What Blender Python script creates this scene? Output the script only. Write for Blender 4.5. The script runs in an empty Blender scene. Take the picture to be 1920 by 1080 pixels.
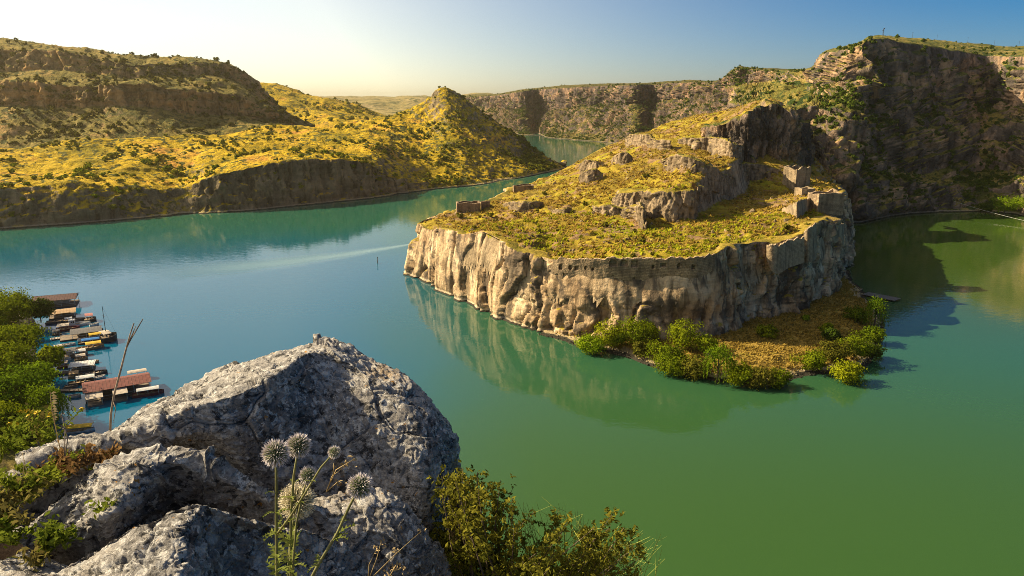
import bpy, math, random
import numpy as np

# ------------------------------------------------------------------ camera, sky, sun, exposure
SC = bpy.context.scene
COL = SC.collection
CAMZ = 80.0
FPX = 1400.0
PITCH = math.radians(14.0)
cam = bpy.data.cameras.new('camera')
cam.sensor_width = 36.0
cam.lens = 36.0 * FPX / 1920.0
cam.clip_start = 0.05
cam.clip_end = 60000.0
cam_ob = bpy.data.objects.new('camera', cam)
COL.objects.link(cam_ob)
cam_ob.location = (0, 0, CAMZ)
cam_ob.rotation_euler = (math.pi / 2 - PITCH, 0, 0)
SC.camera = cam_ob

SUN_AZ = math.radians(-78.0)      # left of the view direction
SUN_EL = math.radians(33.0)
AUR_N, AUR_H, AUR_A, AUR_MAX = 5.0, 5.5, 76.0, 8.5
world = bpy.data.worlds.new('World')
SC.world = world
world.use_nodes = True
wnt = world.node_tree
wbg = wnt.nodes['Background']
sky = wnt.nodes.new('ShaderNodeTexSky')
sky.sky_type = 'NISHITA'
sky.sun_disc = False
sky.sun_elevation = SUN_EL
sky.sun_rotation = SUN_AZ
sky.altitude = 400
sky.air_density = 0.75
sky.dust_density = 1.4
sky.ozone_density = 4.0
hs = wnt.nodes.new('ShaderNodeHueSaturation')
hs.inputs['Saturation'].default_value = 1.6
wnt.links.new(sky.outputs[0], hs.inputs['Color'])
# the dusty aureole round the low sun: strongest near it and along the horizon
SUNV = (math.sin(SUN_AZ) * math.cos(SUN_EL), math.cos(SUN_AZ) * math.cos(SUN_EL), math.sin(SUN_EL))
def wn(typ, **kw):
    n = wnt.nodes.new(typ)
    for k, v in kw.items(): setattr(n, k, v)
    return n
def wm(op, a, b):
    n = wn('ShaderNodeMath', operation=op)
    for i, v in enumerate((a, b)):
        if isinstance(v, (int, float)): n.inputs[i].default_value = v
        else: wnt.links.new(v, n.inputs[i])
    return n.outputs[0]
wtc = wn('ShaderNodeTexCoord')
wdot = wn('ShaderNodeVectorMath', operation='DOT_PRODUCT')
wnt.links.new(wtc.outputs['Generated'], wdot.inputs[0]); wdot.inputs[1].default_value = SUNV
wsep = wn('ShaderNodeSeparateXYZ'); wnt.links.new(wtc.outputs['Generated'], wsep.inputs[0])
lobe = wm('POWER', wm('MAXIMUM', wm('ADD', wm('MULTIPLY', wdot.outputs['Value'], 0.5), 0.5), 0.0), AUR_N)
hor = wm('DIVIDE', 1.0, wm('ADD', 1.0, wm('MULTIPLY', wm('MAXIMUM', wsep.outputs[2], 0.0), AUR_H)))
glow = wm('MINIMUM', wm('MULTIPLY', wm('MULTIPLY', lobe, hor), AUR_A), AUR_MAX)
wcol = wn('ShaderNodeVectorMath', operation='SCALE'); wcol.inputs[0].default_value = (1.0, 0.83, 0.46)
wnt.links.new(glow, wcol.inputs['Scale'])
wadd = wn('ShaderNodeVectorMath', operation='ADD')
wnt.links.new(hs.outputs[0], wadd.inputs[0]); wnt.links.new(wcol.outputs[0], wadd.inputs[1])
wnt.links.new(wadd.outputs[0], wbg.inputs[0])
wbg.inputs[1].default_value = 0.05

sun = bpy.data.lights.new('sun', 'SUN')
sun.energy = 5.0
sun.angle = math.radians(0.5)
sun.color = (1.0, 0.83, 0.54)
sun_ob = bpy.data.objects.new('sun', sun)
COL.objects.link(sun_ob)
sun_ob.location = (-300, 100, 300)
sun_ob.rotation_euler = (math.pi / 2 - SUN_EL, 0, math.pi - SUN_AZ)

vs = SC.view_settings
vs.view_transform = 'Standard'
vs.look = 'None'
vs.exposure = 1.02
vs.gamma = 1.0
vs.use_curve_mapping = False
SC.cycles.use_denoising = True
SC.cycles.denoising_prefilter = 'NONE'
SC.cycles.denoising_input_passes = 'RGB_ALBEDO_NORMAL'
SC.cycles.filter_width = 0.9
SC.cycles.max_bounces = 6
SC.cycles.diffuse_bounces = 2
SC.cycles.glossy_bounces = 3
SC.cycles.transmission_bounces = 4
SC.cycles.volume_bounces = 0
SC.cycles.transparent_max_bounces = 6

rng = np.random.default_rng(7)
random.seed(7)

# ------------------------------------------------------------------ picture <-> place
SP, CP = math.sin(PITCH), math.cos(PITCH)
def ray(px, py):
    cx, cy = (px - 960.0) / FPX, (540.0 - py) / FPX
    return np.array([cx, CP + cy * SP, -SP + cy * CP])
def D(px, py, d):
    r = ray(px, py)
    return np.array([0, 0, CAMZ]) + r * (d / r[1])
def Z(px, py, z):
    r = ray(px, py)
    return np.array([0, 0, CAMZ]) + r * ((z - CAMZ) / r[2])
def project(P):
    q = np.asarray(P, float) - np.array([0, 0, CAMZ])
    f = q[..., 1] * CP - q[..., 2] * SP
    u = q[..., 1] * SP + q[..., 2] * CP
    f = np.where(np.abs(f) < 1e-6, 1e-6, f)
    return 960 + FPX * q[..., 0] / f, 540 - FPX * u / f, f

# ------------------------------------------------------------------ noise
_G = np.array([[1,1,0],[-1,1,0],[1,-1,0],[-1,-1,0],[1,0,1],[-1,0,1],[1,0,-1],[-1,0,-1],
               [0,1,1],[0,-1,1],[0,1,-1],[0,-1,-1],[1,1,0],[-1,1,0],[0,-1,1],[0,-1,-1]], np.float32)
def _hash(x, y, z, s):
    h = x.astype(np.uint32) * np.uint32(374761393) + y.astype(np.uint32) * np.uint32(668265263) \
        + z.astype(np.uint32) * np.uint32(2147483647) + np.uint32((s * 2654435761) & 0xffffffff)
    h = (h ^ (h >> np.uint32(13))) * np.uint32(1274126177)
    h = (h ^ (h >> np.uint32(15))) * np.uint32(2246822519)
    return (h ^ (h >> np.uint32(14))) & np.uint32(15)
def pn(p, seed=0):
    sh = p.shape[:-1]
    p = p.reshape(-1, 3).astype(np.float64)
    i = np.floor(p).astype(np.int64)
    f = (p - i).astype(np.float32)
    w = f * f * f * (f * (f * 6 - 15) + 10)
    out = 0
    for dx in (0, 1):
        wx = w[:, 0] if dx else 1 - w[:, 0]
        for dy in (0, 1):
            wy = w[:, 1] if dy else 1 - w[:, 1]
            for dz in (0, 1):
                wz = w[:, 2] if dz else 1 - w[:, 2]
                g = _G[_hash(i[:, 0] + dx, i[:, 1] + dy, i[:, 2] + dz, seed)]
                d = g[:, 0] * (f[:, 0] - dx) + g[:, 1] * (f[:, 1] - dy) + g[:, 2] * (f[:, 2] - dz)
                out = out + wx * wy * wz * d
    return out.reshape(sh)
def fbm(p, octs=4, seed=0, gain=0.5):
    a, s, t = 1.0, 0, 1.0
    for o in range(octs):
        s = s + a * pn(p * t + 17.3 * o, seed + o)
        a *= gain; t *= 2.03
    return s
def ridged(p, octs=4, seed=0, gain=0.5):
    a, s, t = 1.0, 0, 1.0
    for o in range(octs):
        s = s + a * (0.5 - 2 * np.abs(pn(p * t + 9.1 * o, seed + o)))
        a *= gain; t *= 2.07
    return s
def _hash32(x, y, z, s):
    h = x.astype(np.uint32) * np.uint32(374761393) + y.astype(np.uint32) * np.uint32(668265263) \
        + z.astype(np.uint32) * np.uint32(3266489917) + np.uint32((s * 2654435761) & 0xffffffff)
    h = (h ^ (h >> np.uint32(13))) * np.uint32(1274126177)
    h = (h ^ (h >> np.uint32(15))) * np.uint32(2246822519)
    h = (h ^ (h >> np.uint32(13))) * np.uint32(3266489917)
    return h ^ (h >> np.uint32(16))
def facets(p, seed=0, tilt=0.8):
    """angular blocks: each cell is a tilted plane; also the distance to the joint between cells"""
    sh = p.shape[:-1]
    p = p.reshape(-1, 3)
    i = np.floor(p).astype(np.int64); f = (p - i).astype(np.float32)
    b1 = np.full(len(p), 9.0, np.float32); b2 = b1.copy(); val = np.zeros(len(p), np.float32)
    for dx in (-1, 0, 1):
        for dy in (-1, 0, 1):
            for dz in (-1, 0, 1):
                h = _hash32(i[:, 0] + dx, i[:, 1] + dy, i[:, 2] + dz, seed)
                jx = (h & np.uint32(1023)).astype(np.float32) / 1023; jy = ((h >> np.uint32(10)) & np.uint32(1023)).astype(np.float32) / 1023
                jz = ((h >> np.uint32(20)) & np.uint32(1023)).astype(np.float32) / 1023
                vx, vy, vz = f[:, 0] - dx - jx, f[:, 1] - dy - jy, f[:, 2] - dz - jz
                d2 = vx * vx + vy * vy + vz * vz
                v = (jx + jy * 7.3 + jz * 3.1) % 1.0 * 2 - 1 + tilt * (vx * (jy * 2 - 1) + vy * (jz * 2 - 1) + vz * (jx * 2 - 1))
                m = d2 < b1
                b2 = np.where(m, b1, np.minimum(b2, d2)); val = np.where(m, v, val); b1 = np.where(m, d2, b1)
    return val.reshape(sh), (np.sqrt(b2) - np.sqrt(b1)).reshape(sh)
def sstep(x, a, b):
    t = np.clip((x - a) / (b - a), 0, 1)
    return t * t * (3 - 2 * t)

# ------------------------------------------------------------------ mesh helpers
def link(name, me, mat=None, parent=None):
    o = bpy.data.objects.new(name, me)
    COL.objects.link(o)
    if mat is not None:
        me.materials.append(mat)
    if parent is not None:
        o.parent = parent
    return o
def raw_mesh(name, V, F, smooth=False):
    """V (n,3), F (m,k) equal-sized faces"""
    V = np.ascontiguousarray(V, np.float32); F = np.ascontiguousarray(F, np.int32)
    m, k = F.shape
    me = bpy.data.meshes.new(name)
    me.vertices.add(len(V)); me.vertices.foreach_set('co', V.ravel())
    me.loops.add(m * k); me.loops.foreach_set('vertex_index', F.ravel())
    me.polygons.add(m)
    me.polygons.foreach_set('loop_start', np.arange(0, m * k, k, dtype=np.int32))
    me.polygons.foreach_set('use_smooth', np.full(m, smooth, bool))
    me.update(calc_edges=True)
    return me
def grid_mesh(name, G, smooth=True, keep=None):
    nv, nu = G.shape[:2]
    idx = np.arange(nv * nu).reshape(nv, nu)
    F = np.stack([idx[:-1, :-1], idx[:-1, 1:], idx[1:, 1:], idx[1:, :-1]], -1).reshape(-1, 4)
    V = G.reshape(-1, 3)
    if keep is not None:
        F = F[keep.reshape(-1)]
        used = np.zeros(len(V), bool); used[F.ravel()] = True
        mp = np.cumsum(used) - 1
        V = V[used]; F = mp[F]
    return raw_mesh(name, V, F, smooth)
def tag(o, label=None, cat=None, group=None, kind=None):
    if label: o['label'] = label
    if cat: o['category'] = cat
    if group: o['group'] = group
    if kind: o['kind'] = kind
    return o
def empty(name, loc=(0, 0, 0), rz=0.0):
    o = bpy.data.objects.new(name, None)
    COL.objects.link(o)
    o.location = [float(c) for c in loc]; o.rotation_euler = (0, 0, rz)
    o.empty_display_size = 0.1
    return o
def copy_tree(o, parent=None):
    c = o.copy(); COL.objects.link(c); c.parent = parent
    for ch in list(o.children):
        copy_tree(ch, c)
    return c
class MB:
    def __init__(s): s.v = []; s.f = []
    def quad(s, a, b, c, d):
        n = len(s.v); s.v += [tuple(a), tuple(b), tuple(c), tuple(d)]; s.f.append((n, n+1, n+2, n+3)); return s
    def box(s, x0, x1, y0, y1, z0, z1):
        n = len(s.v)
        s.v += [(x0,y0,z0),(x1,y0,z0),(x1,y1,z0),(x0,y1,z0),(x0,y0,z1),(x1,y0,z1),(x1,y1,z1),(x0,y1,z1)]
        s.f += [(n,n+3,n+2,n+1),(n+4,n+5,n+6,n+7),(n,n+1,n+5,n+4),(n+1,n+2,n+6,n+5),(n+2,n+3,n+7,n+6),(n+3,n,n+4,n+7)]
        return s
    def tube(s, pts, rad, k=6, cap=True):
        pts = [np.array(p, float) for p in pts]
        if not hasattr(rad, '__len__'): rad = [rad] * len(pts)
        rings = []
        for i, p in enumerate(pts):
            t = pts[min(i+1, len(pts)-1)] - pts[max(i-1, 0)]
            t /= (np.linalg.norm(t) + 1e-12)
            a = np.cross(t, (0, 0, 1) if abs(t[2]) < .9 else (1, 0, 0)); a /= np.linalg.norm(a)
            b = np.cross(t, a)
            n = len(s.v)
            for j in range(k):
                w = 2 * math.pi * j / k
                s.v.append(tuple(p + rad[i] * (a * math.cos(w) + b * math.sin(w))))
            rings.append(n)
        for r0, r1 in zip(rings[:-1], rings[1:]):
            for j in range(k):
                s.f.append((r0 + j, r0 + (j+1) % k, r1 + (j+1) % k, r1 + j))
        if cap:
            s.f.append(tuple(rings[0] + j for j in range(k))[::-1]); s.f.append(tuple(rings[-1] + j for j in range(k)))
        return s
    def mesh(s, name, smooth=False):
        me = bpy.data.meshes.new(name); me.from_pydata(s.v, [], s.f); me.update()
        if smooth: me.polygons.foreach_set('use_smooth', [True] * len(me.polygons))
        return me
    def build(s, name, mat, parent=None, smooth=False):
        return link(name, s.mesh(name, smooth), mat, parent)

def hermite(P, t, ts):
    """P (K,...) values at knots t, sampled at ts; tangent by finite difference, limited"""
    K = len(t)
    dl = np.diff(P, axis=0) / np.diff(t).reshape(-1, *([1] * (P.ndim - 1)))
    m = np.zeros_like(P)
    m[1:-1] = 0.5 * (dl[1:] + dl[:-1]); m[0] = dl[0]; m[-1] = dl[-1]
    k = np.clip(np.searchsorted(t, ts, side='right') - 1, 0, K - 2)
    h = (t[k+1] - t[k]); s = (ts - t[k]) / h
    e = (slice(None),) + (None,) * (P.ndim - 1)
    s = s[e]; h = h[e]
    return ((2*s**3 - 3*s**2 + 1) * P[k] + (s**3 - 2*s**2 + s) * h * m[k]
            + (-2*s**3 + 3*s**2) * P[k+1] + (s**3 - s**2) * h * m[k+1])
def loft_grid(curves, nu, nvs, smooth_it=0):
    C = np.array(curves, float)                       # (L,K,3)
    seg = np.linalg.norm(np.diff(C, axis=1), axis=-1).mean(0) + 1e-3
    t = np.concatenate([[0], np.cumsum(seg)])
    ts = np.linspace(0, t[-1], nu)
    R = np.stack([hermite(c, t, ts) for c in C])      # (L,nu,3)
    rows = []
    for l in range(len(C) - 1):
        n = nvs[l] if hasattr(nvs, '__len__') else nvs
        for j in range(n):
            rows.append(R[l] + (R[l+1] - R[l]) * (j / n))
    rows.append(R[-1])
    G = np.array(rows)
    for _ in range(smooth_it):
        G[1:-1] = 0.25 * G[:-2] + 0.5 * G[1:-1] + 0.25 * G[2:]
    return G
def grid_normals(G):
    du = np.gradient(G, axis=1); dv = np.gradient(G, axis=0)
    n = np.cross(du, dv)
    return n / (np.linalg.norm(n, axis=-1, keepdims=True) + 1e-9)
TERR = {}
def terrain(name, curves, nu, nvs, mat, disp, smooth_it=0, kind='structure', flip=False, label=None, cat=None):
    G = loft_grid(curves, nu, nvs, smooth_it)
    N = grid_normals(G)
    if flip: N = -N
    G = disp(G, N)
    o = link(name, grid_mesh(name, G), mat)
    TERR[name] = (G, grid_normals(G) * (-1 if flip else 1))
    return tag(o, label, cat, kind=kind)

# ------------------------------------------------------------------ materials
def new_mat(name):
    m = bpy.data.materials.new(name); m.use_nodes = True
    nt = m.node_tree
    return m, nt, nt.nodes['Principled BSDF']
def nd(nt, typ, ins=None, **kw):
    n = nt.nodes.new(typ)
    for k, v in kw.items(): setattr(n, k, v)
    for k, v in (ins or {}).items():
        s = n.inputs[k]
        if isinstance(v, bpy.types.NodeSocket): nt.links.new(v, s)
        else: s.default_value = v
    return n
def rgba(c): return (c[0], c[1], c[2], 1.0)
def ramp(nt, fac, stops, interp='LINEAR'):
    r = nt.nodes.new('ShaderNodeValToRGB'); r.color_ramp.interpolation = interp
    e = r.color_ramp.elements
    while len(e) < len(stops): e.new(0.5)
    for i, (p, c) in enumerate(stops):
        e[i].position = p; e[i].color = rgba(c) if hasattr(c, '__len__') else (c, c, c, 1)
    nt.links.new(fac, r.inputs[0]); return r.outputs[0]
def noise(nt, vec, scale, detail=4, rough=0.55, dist=0.0):
    return nd(nt, 'ShaderNodeTexNoise', {'Vector': vec, 'Scale': scale, 'Detail': detail, 'Roughness': rough, 'Distortion': dist}).outputs[0]
def mixc(nt, fac, a, b, mode='MIX'):
    n = nd(nt, 'ShaderNodeMix', data_type='RGBA', blend_type=mode)
    for i, v in ((0, fac), (6, a), (7, b)):
        if isinstance(v, bpy.types.NodeSocket): nt.links.new(v, n.inputs[i])
        else: n.inputs[i].default_value = v if i == 0 else (rgba(v) if len(v) == 3 else v)
    return n.outputs[2]
def mth(nt, op, a, b=0.0, c=0.0, clamp=False):
    n = nd(nt, 'ShaderNodeMath', operation=op, use_clamp=clamp)
    for i, v in enumerate((a, b, c)):
        if isinstance(v, bpy.types.NodeSocket): nt.links.new(v, n.inputs[i])
        else: n.inputs[i].default_value = v
    return n.outputs[0]
def mrange(nt, v, a, b, c=0.0, d=1.0, smooth=True):
    n = nd(nt, 'ShaderNodeMapRange', {'Value': v, 'From Min': a, 'From Max': b, 'To Min': c, 'To Max': d})
    if smooth: n.interpolation_type = 'SMOOTHSTEP'
    return n.outputs[0]
def vscale(nt, vec, s):
    return nd(nt, 'ShaderNodeMapping', {'Vector': vec, 'Scale': s}).outputs[0]
def bump(nt, bsdf, h, dist, strength=1.0):
    b = nd(nt, 'ShaderNodeBump', {'Height': h, 'Distance': dist, 'Strength': strength})
    nt.links.new(b.outputs[0], bsdf.inputs['Normal'])

def terrain_mat(name, rock, veg, t0, t1, rs=0.06, vs_=0.05, bumpd=1.0, spots=None, strata=0.35, spot_scale=0.22, jit=0.45, stain=0.0, far=None, tight=0.0):
    m, nt, b = new_mat(name)
    g = nt.nodes.new('ShaderNodeNewGeometry')
    pos = g.outputs['Position']
    nz = nd(nt, 'ShaderNodeSeparateXYZ', {0: g.outputs['Normal']}).outputs[2]
    # rock: broad tone, vertical stains, level beds
    n1 = noise(nt, pos, rs, 6, 0.6)
    n2 = noise(nt, vscale(nt, pos, (1, 1, 0.14)), rs * 4.5, 5, 0.6, 0.4)
    n3 = noise(nt, vscale(nt, pos, (0.12, 0.12, 1)), rs * 7, 4, 0.6)
    rc = ramp(nt, n1, [(0.30 + tight, rock[0]), (0.5, rock[1]), (0.68 - tight, rock[2])])
    st = ramp(nt, n2, [(0.37, 0.26), (0.47, 0.85), (0.62, 1.18)])
    rc = mixc(nt, 0.85, rc, st, 'MULTIPLY')
    sb = ramp(nt, n3, [(0.38, 0.55), (0.52, 1.0), (0.66, 1.15)])
    rc = mixc(nt, strata, rc, sb, 'MULTIPLY')
    if stain:
        sn = noise(nt, vscale(nt, pos, (1, 1, 0.7)), rs * 1.3, 5, 0.6, 0.8)
        rc = mixc(nt, mth(nt, 'MULTIPLY', mrange(nt, sn, 0.50, 0.60), stain), rc, (0.055, 0.048, 0.042))
    # vegetation / dry grass
    v1 = noise(nt, pos, vs_, 5, 0.62, 0.3)
    vc = ramp(nt, v1, [(0.32, veg[0]), (0.46, veg[1]), (0.56, veg[2]), (0.68, veg[3])])
    v2 = noise(nt, pos, vs_ * 9, 4, 0.6)
    vc = mixc(nt, 0.75, vc, ramp(nt, v2, [(0.34, 0.5), (0.5, 0.95), (0.66, 1.3)]), 'MULTIPLY')
    if spots is not None:
        s1 = noise(nt, pos, spot_scale, 3, 0.55)
        s2 = noise(nt, pos, spot_scale * 0.17, 2, 0.5)
        sm = mrange(nt, mth(nt, 'ADD', s1, mth(nt, 'MULTIPLY', mth(nt, 'SUBTRACT', s2, 0.5), 0.5)), 0.55, 0.60)
        vc = mixc(nt, sm, vc, spots)
    jn = noise(nt, pos, rs * 6, 4, 0.65)
    mk = mrange(nt, mth(nt, 'ADD', nz, mth(nt, 'MULTIPLY', mth(nt, 'SUBTRACT', jn, 0.5), jit * 2)), t0, t1)
    col = mixc(nt, mk, rc, vc)
    zz_ = nd(nt, 'ShaderNodeSeparateXYZ', {0: pos}).outputs[2]
    wl = mth(nt, 'ADD', zz_, mth(nt, 'MULTIPLY', mth(nt, 'SUBTRACT', jn, 0.5), 0.8))
    col = mixc(nt, mth(nt, 'MULTIPLY', mrange(nt, wl, 1.7, 1.1), 0.45), col, (0.52, 0.43, 0.31))   # pale drawdown ring
    col = mixc(nt, mrange(nt, wl, 0.75, 0.5), col, (0.045, 0.04, 0.03))                         # wet, algae-dark rock at the waterline
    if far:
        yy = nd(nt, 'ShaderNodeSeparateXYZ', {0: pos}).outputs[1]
        col = mixc(nt, mrange(nt, yy, far[0], far[1]), col, mixc(nt, 1.0, col, far[2], 'MULTIPLY'))  # dim mauve shade of the distant wall multiplied into its colour
    nt.links.new(col, b.inputs['Base Color'])
    b.inputs['Roughness'].default_value = 0.95
    b.inputs['Specular IOR Level'].default_value = 0.1
    hb = mth(nt, 'ADD', noise(nt, pos, rs * 9, 6, 0.65), mth(nt, 'MULTIPLY', n2, 0.6))
    bump(nt, b, hb, bumpd)
    return m
def simple_mat(name, col, rough=0.8, var=0.25, scale=2.0, spec=0.3, col2=None, metal=0.0, coord='Object', bumpd=0.0):
    m, nt, b = new_mat(name)
    tc = nt.nodes.new('ShaderNodeTexCoord')
    v = tc.outputs[coord]
    n = noise(nt, v, scale, 5, 0.6)
    c2 = col2 if col2 is not None else tuple(c * (1 - var) for c in col)
    c = ramp(nt, n, [(0.35, c2), (0.62, col)])
    nt.links.new(c, b.inputs['Base Color'])
    b.inputs['Roughness'].default_value = rough
    b.inputs['Specular IOR Level'].default_value = spec
    b.inputs['Metallic'].default_value = metal
    if bumpd: bump(nt, b, noise(nt, v, scale * 3, 4, 0.6), bumpd)
    return m

def rockdisp(big=(60, 8), mid=(18, 4), small=(5, 1.2), fine=(1.6, 0.35), soil=0.25, seed=1, strata=(7.0, 1.0), water=True, block=None):
    """displacement along the normal: strong where steep, gentle where level"""
    def f(G, N):
        steep = sstep(1 - np.abs(N[..., 2]), 0.12, 0.5)
        amp = soil + (1 - soil) * steep
        q = G * np.array([1, 1, 0.55])
        d = big[1] * fbm(q / big[0], 2, seed) + mid[1] * ridged(q / mid[0], 2, seed + 5) * (0.35 + 0.65 * amp)
        d = d + amp * (small[1] * ridged(q / small[0], 2, seed + 9) + fine[1] * fbm(G / fine[0], 2, seed + 13))
        if block:
            v, j = facets(G * np.array([1, 1, 0.5]) / block[0], seed + 31)
            d = d + amp * (block[1] * v - 0.5 * block[1] * (1 - sstep(j, 0.0, 0.10)))
            v, j = facets(G * np.array([1, 1, 0.6]) / (block[0] * 0.36) + 5.5, seed + 33)
            d = d + amp * block[1] * (0.50 * v - 0.35 * (1 - sstep(j, 0.0, 0.12)))
        if strata:
            zz = G[..., 2] + 2.0 * fbm(G / 40.0, 2, seed + 21)
            s = np.abs(((zz / strata[0]) % 1.0) - 0.5) * 2
            d = d + steep * strata[1] * (sstep(s, 0.2, 0.8) - 0.5)
        if water:
            d = d * sstep(G[..., 2], -2.0, 5.0)
        return G + N * d[..., None]
    return f

# ================================================================== LARGE STRUCTURE
GOLD = [(0.19, 0.155, 0.010), (0.39, 0.265, 0.012), (0.54, 0.36, 0.018), (0.48, 0.24, 0.040)]
M_spur = terrain_mat('spur_ground', [(0.10, 0.085, 0.055), (0.22, 0.17, 0.10), (0.33, 0.25, 0.14)],
                     GOLD, 0.62, 0.86, rs=0.05, vs_=0.020, bumpd=1.6, spots=(0.085, 0.085, 0.018), spot_scale=0.16)
M_mesa = terrain_mat('mesa_ground', [(0.13, 0.10, 0.055), (0.30, 0.20, 0.095), (0.50, 0.28, 0.11)],
                     [(0.08, 0.075, 0.02), (0.17, 0.14, 0.035), (0.25, 0.19, 0.05), (0.30, 0.20, 0.07)],
                     0.55, 0.85, rs=0.03, vs_=0.03, bumpd=2.5, spots=(0.06, 0.065, 0.018), spot_scale=0.11)
M_right = terrain_mat('canyon_ground', [(0.10, 0.082, 0.07), (0.24, 0.18, 0.135), (0.52, 0.33, 0.19)],
                      [(0.075, 0.085, 0.018), (0.16, 0.15, 0.03), (0.28, 0.22, 0.05), (0.37, 0.27, 0.09)],
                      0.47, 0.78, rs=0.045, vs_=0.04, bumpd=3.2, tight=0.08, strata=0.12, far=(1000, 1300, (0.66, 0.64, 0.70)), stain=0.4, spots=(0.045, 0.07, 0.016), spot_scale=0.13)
M_far = terrain_mat('far_ground', [(0.2, 0.15, 0.09), (0.3, 0.22, 0.12), (0.36, 0.26, 0.15)],
                    [(0.18, 0.15, 0.05), (0.28, 0.22, 0.08), (0.34, 0.26, 0.10), (0.36, 0.27, 0.13)],
                    0.4, 0.8, rs=0.01, vs_=0.006, bumpd=4.0, spots=(0.10, 0.10, 0.035), spot_scale=0.03)
M_isle_rock = terrain_mat('island_rock', [(0.26, 0.165, 0.09), (0.52, 0.365, 0.21), (0.72, 0.54, 0.34)],
                          [(0.13, 0.12, 0.02), (0.27, 0.20, 0.03), (0.38, 0.27, 0.045), (0.36, 0.24, 0.07)],
                          0.66, 0.86, rs=0.09, vs_=0.06, bumpd=0.6, strata=0.5, stain=0.75)
M_isle_grass = terrain_mat('island_grass', [(0.2, 0.15, 0.09), (0.34, 0.25, 0.15), (0.48, 0.36, 0.22)],
                           [(0.13, 0.09, 0.02), (0.24, 0.17, 0.02), (0.34, 0.25, 0.024), (0.23, 0.23, 0.015)],
                           0.55, 0.78, rs=0.10, vs_=0.035, bumpd=0.7, jit=0.35, spots=(0.25, 0.155, 0.075), spot_scale=0.10)
M_crag = terrain_mat('crag_rock', [(0.14, 0.105, 0.065), (0.28, 0.205, 0.125), (0.44, 0.33, 0.21)],
                     [(0.13, 0.12, 0.02), (0.26, 0.2, 0.03), (0.36, 0.27, 0.04), (0.34, 0.23, 0.06)],
                     0.58, 0.82, rs=0.12, vs_=0.08, bumpd=0.5, stain=0.3)

# ---- golden spur across the river
A = [  # shore px,py | cliff top px,py,dd | ridge px,py,d
    (-520, 478, -520, 375, 18, -520, 290, 640), (-250, 452, -250, 358, 18, -250, 280, 680),
    (0, 430, 0, 352, 16, 0, 272, 715), (150, 419, 150, 350, 22, 150, 266, 735),
    (250, 411, 255, 348, 22, 250, 260, 750), (330, 405, 345, 350, 26, 330, 257, 765), (395, 401, 395, 325, 16, 390, 252, 790),
    (480, 394, 480, 309, 14, 470, 243, 830), (560, 386, 560, 301, 14, 550, 236, 880),
    (640, 378, 640, 298, 14, 640, 234, 910), (700, 372, 700, 305, 14, 710, 226, 930), (745, 366, 745, 330, 14, 752, 214, 945),
    (800, 357, 800, 345, 14, 778, 203, 950), (845, 352, 845, 342, 14, 800, 193, 955), (890, 348, 890, 339, 14, 822, 170, 958), (930, 342, 930, 334, 14, 842, 169, 960),
    (970, 335, 970, 328, 14, 880, 197, 962), (1010, 327, 1005, 320, 10, 932, 236, 955), (1040, 321, 1036, 312, 8, 995, 272, 950), (1058, 317, 1055, 309, 6, 1040, 298, 945), (1066, 314, 1064, 308, 5, 1061, 306, 940)]
c0, c1, c2, c3, c4, cm = [], [], [], [], [], []
for (sx, sy, tx, ty, dd, rx, ry, rd) in A:
    s = Z(sx, sy, 0.0); t = D(tx, ty, s[1] + dd); r = D(rx, ry, rd)
    cm.append(s + np.array([0, -6, -3.0])); c0.append(s); c1.append(t)
    a = t + (r - t) * 0.4; a[2] = t[2] + (r[2] - t[2]) * 0.30; c2.append(a)
    c3.append(r); c4.append(r + np.array([60, 420, -r[2] - 3]))
c4[-1] = c3[-1] + np.array([5, 30, -20]); c4[-2] = c3[-2] + np.array([12, 60, -25]); c4[-3] = c3[-3] + np.array([20, 110, -40])
terrain('golden_spur', [cm, c0, c1, c2, c3, c4], 620, [2, 26, 60, 70, 20], M_spur,
        rockdisp((90, 7), (22, 2.8), (7, 1.0), (2.4, 0.4), soil=0.30, seed=3, strata=(6, 0.6), block=(9, 1.8)), smooth_it=1)

# ---- left mesa behind it
Bm = [(-700, [285, 210, 158, 140, 80, 70]), (-350, [285, 207, 155, 137, 82, 72]), (-120, [284, 203, 150, 134, 86, 76]),
      (0, [284, 200, 150, 134, 90, 80]), (70, [282, 198, 152, 134, 94, 85]), (140, [280, 197, 157, 134, 100, 91]), (200, [278, 196, 158, 138, 106, 98]),
      (262, [275, 195, 153, 142, 114, 107]), (300, [272, 200, 160, 140, 117, 110]), (345, [268, 210, 168, 142, 120, 113]), (400, [264, 214, 174, 148, 125, 119]),
      (438, [260, 216, 180, 155, 133, 125]), (468, [256, 222, 192, 172, 156, 147]), (495, [252, 228, 207, 192, 180, 174]),
      (522, [250, 233, 220, 210, 203, 199]), (552, [250, 240, 233, 227, 222, 220]), (590, [250, 246, 243, 240, 238, 237])]
dl = [790, 874, 882, 950, 966, 1050]
rows = [[] for _ in range(7)]
for k, (px, ys) in enumerate(Bm):
    off = max(0, (px - 260)) * 0.35
    for i, y in enumerate(ys):
        sh = off * (1.0 if i < 5 else 1.3)
        rows[i].append(D(px, y, dl[i] + sh))
    p = rows[5][-1]
    rows[6].append(p + np.array([-2.2 * max(0, px + 100), 500, 2]))
terrain('left_mesa', rows, 480, [34, 26, 22, 26, 10, 16], M_mesa,
        rockdisp((120, 8), (38, 5), (12, 1.8), (4, 0.8), soil=0.25, seed=11, strata=(10, 1.5), water=False, block=(22, 3.6)), smooth_it=1)

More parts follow.
